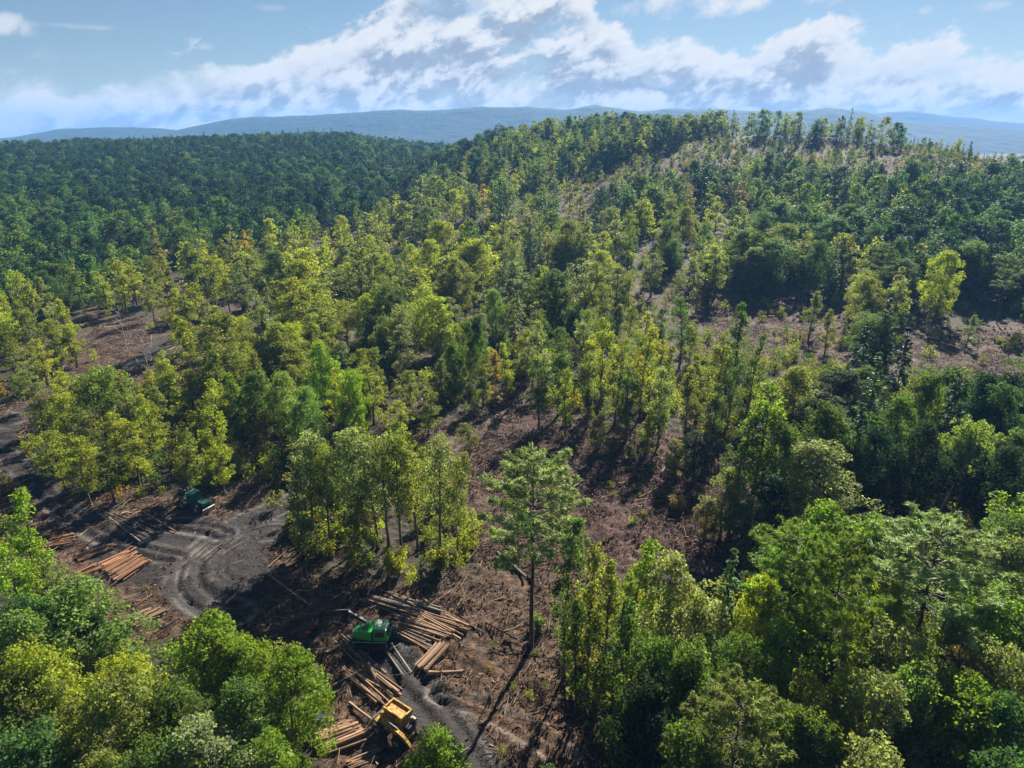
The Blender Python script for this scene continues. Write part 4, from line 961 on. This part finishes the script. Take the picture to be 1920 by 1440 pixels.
part('blade', STEEL, ts, prism, [(3.1, .3), (3.3, .25), (3.35, 1.0), (3.2, 1.1)], -1.2, 1.2, .02)

bx_, by_ = ground(601, 1354)
bm = bmesh.new(); rod(bm, (0, 0, 0), (0, 0, .95), .32, seg=20)
for z in (.02, .32, .62, .9): rod(bm, (0, 0, z), (0, 0, z + .05), .345, seg=20)
me = bpy.data.meshes.new('barrel'); bm.to_mesh(me); bm.free(); me.materials.append(BLUE)
tag(link('barrel', me, None, (bx_, by_, gz(bx_, by_))), 'dark blue barrel at the edge of the bright bush by the tan log pile', 'barrel')

# dead trees
def dead_tree(px, py, h, lean, label, seed, m, grp=None, thick=.13, nb=10, top=False):
    r = np.random.default_rng(seed); x, y = ground(px, py, h if top else 0); z = gz(x, y)
    o = empty('dead_tree', (x, y, z - .1)); tag(o, label, 'dead tree', grp)
    q = QB(); t = np.linspace(0, 1, 9); pts = np.column_stack([lean[0] * h * t ** 1.1, lean[1] * h * t, h * t]) + np.cumsum(r.normal(size=(9, 3)) * .03, 0) * [1, 1, 0] * h / 12
    q.tube(pts, thick * (1 - .85 * t), 7); link('trunk', smooth(q.mesh('trunk', m)), o)
    q = QB()
    for i in range(nb):
        u = r.uniform(.4, .98); s = np.array([np.interp(u, t, pts[:, j]) for j in range(3)]); a = r.uniform(0, 2 * PI); L = h * r.uniform(.12, .28) * (1.3 - u)
        e = s + np.array([math.cos(a), math.sin(a), r.uniform(.5, 1.2)]) * L
        q.tube([s, (s + e) / 2 + r.normal(size=3) * .08, e], [thick * .3, thick * .2, .012], 4)
        for _ in range(4):
            f = e + (s - e) * r.uniform(0, .7); g2 = f + r.normal(size=3) * L * .35 + np.array([0, 0, L * .2]); q.tube([f, g2], [.025, .01], 3)
    link('branches', smooth(q.mesh('branches', m)), o)
dead_tree(1746, 986, 15, (.30, .02), 'leaning white dead birch against the shaded right stand', 301, WHITEBARK, thick=.2)
dead_tree(1452, 1150, 16, (.05, .0), 'bare silvery dead tree top among green crowns of the front wood', 302, WHITEBARK, None, .16, 34, True)
dead_tree(238, 655, 13, (0, 0), 'thin pale bare snag beside the upper reddish opening', 303, WHITEBARK, None, .14, 5)
dead_tree(292, 760, 17, (-.02, 0), 'thin pale bare trunk among yellow trees inside the left track bend', 304, WHITEBARK, None, .13, 12)
# small shrubs on the clearing
SH = [(585, 1186, 1.3, 1.5, 'r', 'small red-leaved shrub in the brush left of the green machine'),
      (748, 1078, 4.6, 5, 'y', 'yellow-green bush at the foot of the central grove, left of its last trunk'),
      (820, 1072, 4.4, 4.5, 'y', 'yellow-green bush at the right foot of the central grove'),
      (640, 1020, 3.6, 4, 'y', 'yellow-green bush between the left trunks of the central grove'),
      (700, 1030, 3.6, 4, 'l', 'olive bush between the middle trunks of the central grove'),
      (545, 1010, 3.4, 4, 'l', 'olive bush at the left foot of the central grove'),
      (590, 1000, 3.8, 4, 'o', 'orange-tinged bush under the left of the central grove'),
      (1062, 798, 3.0, 3.2, 'y', 'bright yellow bush alone on the slope above the slash'),
      (400, 905, 4.4, 5, 'y', 'yellow-green bush just right of the teal skidder'),
      (120, 880, 4.5, 6, 'y', 'yellow-green bush hugging the outer side of the left track'),
      (235, 900, 4.5, 5.5, 'l', 'olive bush beside the left track below the yellow trees'),
      (180, 920, 3.6, 5, 'y', 'low yellow bush at the foot of the flat-topped tree'),
      (1180, 860, 2.4, 3, 'l', 'small olive bush in the middle of the reddish slash'),
      (1270, 960, 3.0, 3.6, 'n', 'brownish bush on the slash left of the shaded stand'),
      (1330, 985, 3.4, 4, 'l', 'olive bush on the slash next to the shaded stand'),
      (1010, 1180, 2.6, 3, 'p', 'fresh green bush beside the foot of the lone pine'),
      (1080, 1300, 3.0, 3.5, 'l', 'olive bush under the slender trees right of the lone pine'),
      (690, 990, 3.0, 3.4, 'n', 'brownish bush in the shade under the central grove'),
      (1150, 850, 2.6, 3.4, 'l', 'olive bush at the upper edge of the reddish slash'),
      (770, 870, 3.0, 3.5, 'l', 'olive bush behind the right of the central grove')]
for px, py, h, w_, tn, lb in SH:
    x, y = ground(px, py); plant(dict(kind='shrub', x=x, y=y, z=gz(x, y), h=h, w=w_, tint=tn, label=lb))

# ------------------------------------------------------------------ slash, brush and undergrowth
def region_points(n, r0, r1, test, amin=-42, amax=42):
    r = np.sqrt(rng.uniform(r0 ** 2, r1 ** 2, n)); a = R(1) * rng.uniform(amin, amax, n); x = r * np.sin(a); y = r * np.cos(a)
    z = H(x, y); px, py, d = project(x, y, z); p = test(px, py, x, y); k = rng.random(n) < p
    return x[k], y[k], z[k], px[k], py[k], d[k]
def on_mud(x, y, px, py):
    m = in_poly(px, py, MUDPOLY) * .9
    for pts, w_ in TRACKS: m = np.maximum(m, (seg_dist(x, y, pts) < w_ * 1.05) * .93)
    return m
def t_slash(px, py, x, y):
    p = np.where(in_poly(px, py, BARE_B) | in_poly(px, py, BARE_A), 1., .12)
    p = np.where(in_poly(px, py, BARE_C) | in_poly(px, py, BARE_D) | in_poly(px, py, BARE_E), .8, p)
    c = fbm(x / 4.5, y / 4.5, 61, 3)
    return p * np.clip((c - .25) * 2.2, .12, 1) * (1 - on_mud(x, y, px, py))
m, k, out = mat('slash_wood')
geo = k.n('ShaderNodeNewGeometry')
bsdf(k, out, k.ramp(geo.outputs['Random Per Island'], [(0, (.014, .010, .008)), (.34, (.042, .027, .017)), (.58, (.14, .088, .053)), (.8, (.29, .195, .12)), (1., (.42, .32, .22))]), .9, 0, .15)
SL = m
x, y, z, px, py, d = region_points(190000, 48, 260, t_slash)
q = QB(); n = len(x)
L = np.exp(rng.normal(.25, .6, n)).clip(.4, 6); th = np.where(rng.random(n) < .6, rng.normal(.9, .5, n), rng.uniform(0, PI, n)) ; tilt = rng.normal(0, .13, n)
rad = (.014 + .013 * L) * rng.uniform(.6, 1.4, n)
dv = np.stack([np.cos(th) * np.cos(tilt), np.sin(th) * np.cos(tilt), np.sin(tilt)], 1)
A0 = np.stack([x, y, z + .05 + rng.exponential(.13, n)], 1) - dv * (L / 2)[:, None]; B0 = A0 + dv * L[:, None]
A0[:, 2] = np.maximum(A0[:, 2], H(A0[:, 0], A0[:, 1]) + .01); B0[:, 2] = np.maximum(B0[:, 2], H(B0[:, 0], B0[:, 1]) + .01)
U = np.cross(dv, [0, 0, 1.]); U /= np.linalg.norm(U, axis=1, keepdims=True); W = np.cross(U, dv)
rings = []
for Q, f in ((A0, 1.), (B0, .5)):
    for a in (90, 210, 330): rings.append(Q + (U * math.cos(R(a)) + W * math.sin(R(a))) * (rad * f)[:, None])
V = np.stack(rings, 1).reshape(-1, 3); o6 = (np.arange(n) * 6)[:, None]
F = np.concatenate([o6 + np.array([[a, b, b + 3, a + 3]]) for a, b in ((0, 1), (1, 2), (2, 0))])
tag(link('slash', mesh_quads('slash', V, F, SL)), kind='stuff'); print('sticks', n)
# dry twigs and dead leaves lying over the slash
m, k, out = mat('dry_brush')
geo = k.n('ShaderNodeNewGeometry')
nz_ = k.noise(geo.outputs['Position'], .09, 3)
ra = k.ramp(geo.outputs['Random Per Island'], [(0, (.018, .011, .008)), (.5, (.075, .042, .024)), (.85, (.20, .12, .068)), (1, (.30, .21, .13))])
rb = k.ramp(geo.outputs['Random Per Island'], [(0, (.018, .009, .010)), (.5, (.066, .028, .025)), (.85, (.135, .066, .053)), (1, (.26, .16, .13))])
bsdf(k, out, k.mix(k.mr(nz_, .42, .6), ra, rb), .9, 0, .15)
def t_brush(px, py, x, y): return t_slash(px, py, x, y) * np.where(in_poly(px, py, RED), 1., .55)
x, y, z, px, py, d = region_points(620000, 48, 260, t_brush)
q = QB(); n = len(x); P = np.stack([x, y, z + rng.exponential(.16, n)], 1); a = rng.uniform(.08, .34, n)
q.leaves(P, rng.normal(size=(n, 3)) + [0, 0, .5], a, a * rng.uniform(.15, .55, n)); print('brush', n)
xs, ys, zs, px, py, d = region_points(70000, 240, 640, lambda px, py, x, y: (in_poly(px, py, BARE_C) | in_poly(px, py, BARE_D) | in_poly(px, py, BARE_E)) * 1.)
n = len(xs); P = np.stack([xs, ys, zs + rng.exponential(.35, n)], 1); a = rng.uniform(.3, 1.0, n)
q.leaves(P, rng.normal(size=(n, 3)) + [0, 0, .5], a, a * rng.uniform(.2, .6, n))
tag(link('brush', q.mesh('brush', m)), kind='stuff')
# low growth under the trees
UG = []
def t_under(px, py, x, y):
    bare = in_poly(px, py, BARE_B) | in_poly(px, py, BARE_A)
    op = in_poly(px, py, BARE_C) | in_poly(px, py, BARE_D) | in_poly(px, py, BARE_E)
    c = fbm(x / 9, y / 9, 77, 3)
    return np.where(bare, .2 * (c > .5), np.where(op, np.where(np.hypot(x, y) > 450, .95, .5), .9)) * np.clip((c - .3) * 4, .15, 1) * (1 - on_mud(x, y, px, py))
x, y, z, px, py, d = region_points(5200, 40, 200, t_under); x2, y2, z2, px2, py2, d2 = region_points(11000, 200, 650, t_under, -40, 40)
x = np.concatenate([x, x2]); y = np.concatenate([y, y2]); z = np.concatenate([z, z2]); d = np.concatenate([d, d2]); px = np.concatenate([px, px2]); py = np.concatenate([py, py2])
PK[('near', 'shrub')] = [(proto_obj(*broad_mesh(3.6, 4.2, .05, 12, 34, .17, 'round', .75, seed=s, twig=False)), 3.6, 4.2) for s in (81, 82, 83)]; PK[('far', 'shrub')] = PK[('near', 'shrub')]
for i in range(len(x)):
    left = px[i] < 900
    h = rng.uniform(1.2, 4.2) if not (in_poly(px[i:i+1], py[i:i+1], BARE_B)[0]) else rng.uniform(.5, 1.4)
    a, b, c_, e = crown_box(x[i], y[i], z[i], h, h)
    if any(a < q_[2] and c_ > q_[0] and b < q_[3] and e > q_[1] for q_ in CLEAR[:7]): continue
    UG.append(dict(kind='shrub', x=x[i], y=y[i], z=z[i] + .15, d=d[i], h=h, w=h * rng.uniform(1., 1.5), tint=rng.choice(['y', 'l', 'g', 'n', 'o'], p=[.34, .34, .2, .09, .03] if left else [.18, .36, .34, .1, .02])))
forest('undergrowth', UG); print('undergrowth', len(UG))


# ------------------------------------------------------------------ haze, world, sun, camera
hz = bpy.data.meshes.new('haze'); bm = bmesh.new(); bmesh.ops.create_cube(bm, size=1)
for v in bm.verts: v.co = Vector((v.co.x * 16000, 3300 + v.co.y * 9000, 95 + v.co.z * 310))
bm.to_mesh(hz); bm.free()
m, k, out = mat('haze_air'); pv = k.n('ShaderNodeVolumePrincipled')
pv.inputs['Color'].default_value = (.19, .42, .82, 1); pv.inputs['Density'].default_value = .00014; pv.inputs['Anisotropy'].default_value = .1
k.l.new(pv.outputs[0], out.inputs['Volume']); hz.materials.append(m)
tag(link('haze', hz), kind='stuff')

SUN_EL, SUN_AZ = 33, 24
w = bpy.data.worlds.new('World'); sc.world = w; w.use_nodes = True; w.node_tree.nodes.clear()
k = NT(w.node_tree); out = k.n('ShaderNodeOutputWorld'); bg = k.n('ShaderNodeBackground')
sky = k.n('ShaderNodeTexSky'); sky.sky_type = 'NISHITA'; sky.sun_disc = False; sky.sun_elevation = R(SUN_EL); sky.sun_rotation = R(SUN_AZ)
sky.air_density = 1.0; sky.dust_density = .1; sky.ozone_density = 3.0; sky.altitude = 300
tc = k.n('ShaderNodeTexCoord'); sx = k.n('ShaderNodeSeparateXYZ'); k.l.new(tc.outputs['Generated'], sx.inputs[0])
DX, DY, DZ = sx.outputs
A = k.m('MULTIPLY', k.m('ARCTAN2', DX, DY), 57.29578); E = k.m('MULTIPLY', k.m('ARCSINE', DZ), 57.29578)
def vec(x, y, z=0.):
    c = k.n('ShaderNodeCombineXYZ'); k.put(c.inputs[0], x); k.put(c.inputs[1], y); k.put(c.inputs[2], z); return c.outputs[0]
def lin(a, b, c): return k.m('ADD', k.m('ADD', k.m('MULTIPLY', A, a), k.m('MULTIPLY', E, b)), c)
def cl(off_a=0., off_e=0.):   # cloud body noise
    P = vec(lin(.21, .09, 2.9 + .21 * off_a + .09 * off_e), lin(-.14, .36, 7.4 - .14 * off_a + .36 * off_e), 1.7)
    return k.noise(P, 1.0, 10, .62, .2)
n0 = cl(); n1 = cl(.5, 1.1)
nb = k.noise(vec(lin(.07, .03, 4.4), lin(-.02, .17, 2.2), 3.), 1., 4, .5)
def curve(pts, lo, hi, vlo, vhi):
    fc = k.n('ShaderNodeFloatCurve'); cm = fc.mapping; c = cm.curves[0]
    P = [((a - lo) / (hi - lo), (v - vlo) / (vhi - vlo)) for a, v in pts]
    while len(c.points) < len(P): c.points.new(.5, .5)
    for q, p in zip(c.points, P): q.location = p; q.handle_type = 'AUTO_CLAMPED'
    cm.update()
    k.put(fc.inputs['Value'], k.m('DIVIDE', k.m('SUBTRACT', A, lo), hi - lo, clamp=True))
    return k.m('MULTIPLY_ADD', fc.outputs[0], vhi - vlo, vlo)
Et = curve([(-60, .5), (-35, 2.2), (-31, 3.3), (-27, 4.3), (-24, 5.0), (-19, 5.2), (-15, 6.2), (-11.5, 7.4), (-9, 9.5), (-6, 12), (0, 13), (5, 10.5), (8, 7.2), (12, 6.3), (18, 6.6), (23.4, 6.7), (28.5, 6.2), (35, 5.8), (60, 5)], -60, 60, 0, 15)
Eb = curve([(-60, -6), (14, -6), (22, -3), (28, .2), (35, 1.0), (60, 2)], -60, 60, -8, 4)
body = k.m('ADD', k.m('MULTIPLY', k.m('SUBTRACT', Et, E), 1.0), k.m('MULTIPLY', k.m('SUBTRACT', n0, .5), 9.0))
mask = k.mr(body, -.2, .9)
low = k.m('ADD', k.m('SUBTRACT', E, Eb), k.m('MULTIPLY', k.m('SUBTRACT', n0, .5), 3.))
mask = k.m('MULTIPLY', mask, k.mr(low, -.5, .9))
thin = k.mr(k.m('ADD', n0, k.m('MULTIPLY', k.m('SUBTRACT', nb, .5), .8)), .27, .46, .38, 1.)
mask = k.m('MULTIPLY', mask, thin)
mask = k.m('MAXIMUM', mask, k.m('MULTIPLY', k.m('MULTIPLY', k.mr(k.m('ADD', E, k.m('MULTIPLY', k.m('SUBTRACT', n0, .5), -9.)), 4.2, 1.2), k.mr(A, 26., 14.)), .92))
def puff(a, e, ra, re, gain=1.):
    d = k.m('ADD', k.m('POWER', k.m('DIVIDE', k.m('SUBTRACT', A, a), ra), 2.), k.m('POWER', k.m('DIVIDE', k.m('SUBTRACT', E, e), re), 2.))
    return k.m('MULTIPLY', k.mr(k.m('ADD', k.m('SUBTRACT', 1., d), k.m('MULTIPLY', k.m('SUBTRACT', n0, .5), 5.5)), .1, 1.5), gain)
for p in ((-34.3, 6.3, 3.0, .8, .75), (-28.5, 6.5, 4.2, .22, .3), (28.3, 7.5, .7, .4, .7), (32, 7.5, 1.2, .45, .4), (14, 8.7, 8, 1.3, 1.), (-22, 5.6, .7, .35, .4), (-17.5, 8.3, 1.5, .3, .25), (33.5, 4.6, 3., .7, .6)):
    mask = k.m('MAXIMUM', mask, puff(*p))
sh = k.m('ADD', k.m('MULTIPLY', k.m('SUBTRACT', n1, n0), 2.6), .5)        # lit edge against shaded belly
thick = k.mr(body, .5, 3.0)
low_ = k.mr(k.m('SUBTRACT', E, Eb), 4.5, .5)
CK = 12.0
def cc(r_, g_, b_): return (CK * r_, CK * g_, CK * b_)
shade = k.m('MULTIPLY', k.mr(sh, .24, .68, 0, 1, False), thick)
fine = k.noise(vec(lin(.75, .4, 1.), lin(-.3, 1.5, 4.), 8.), 1., 5, .6)
shade = k.m('ADD', shade, k.m('MULTIPLY', k.m('SUBTRACT', fine, .5), .5), clamp=True)
ccol = k.ramp(shade, [(0, (1, 1, 1)), (.35, (.86, .89, .93)), (.7, (.56, .63, .72)), (1, (.40, .46, .56))])
ccol = k.mix(1., ccol, (CK, CK, CK, 1), 'MULTIPLY')
col = k.mix(mask, sky.outputs[0], ccol)
k.l.new(col, bg.inputs[0]); bg.inputs[1].default_value = .024
k.l.new(bg.outputs[0], out.inputs[0])
sl = bpy.data.lights.new('sun', 'SUN'); sl.energy = 5.0; sl.angle = R(.5); sl.color = (1, .94, .84)
so = link('sun', sl); sd = Vector((math.sin(R(SUN_AZ)) * math.cos(R(SUN_EL)), math.cos(R(SUN_AZ)) * math.cos(R(SUN_EL)), math.sin(R(SUN_EL))))
so.rotation_euler = (-sd).to_track_quat('-Z', 'Y').to_euler(); so.location = (0, 0, 150)
cam = bpy.data.cameras.new('camera'); cam.sensor_width = 36; cam.lens = 24; cam.clip_end = 20000; cam.clip_start = .5
co = link('camera', cam, loc=(0, 0, CAM_H)); co.rotation_euler = (PI / 2 - PITCH, 0, 0); sc.camera = co
sc.view_settings.view_transform = 'Standard'; sc.view_settings.look = 'None'; sc.view_settings.exposure = 1.62; sc.view_settings.gamma = 1
cy = sc.cycles
cy.max_bounces = 6; cy.diffuse_bounces = 3; cy.glossy_bounces = 2; cy.transmission_bounces = 4; cy.volume_bounces = 1; cy.transparent_max_bounces = 4
cy.use_denoising = True; cy.sample_clamp_indirect = 6
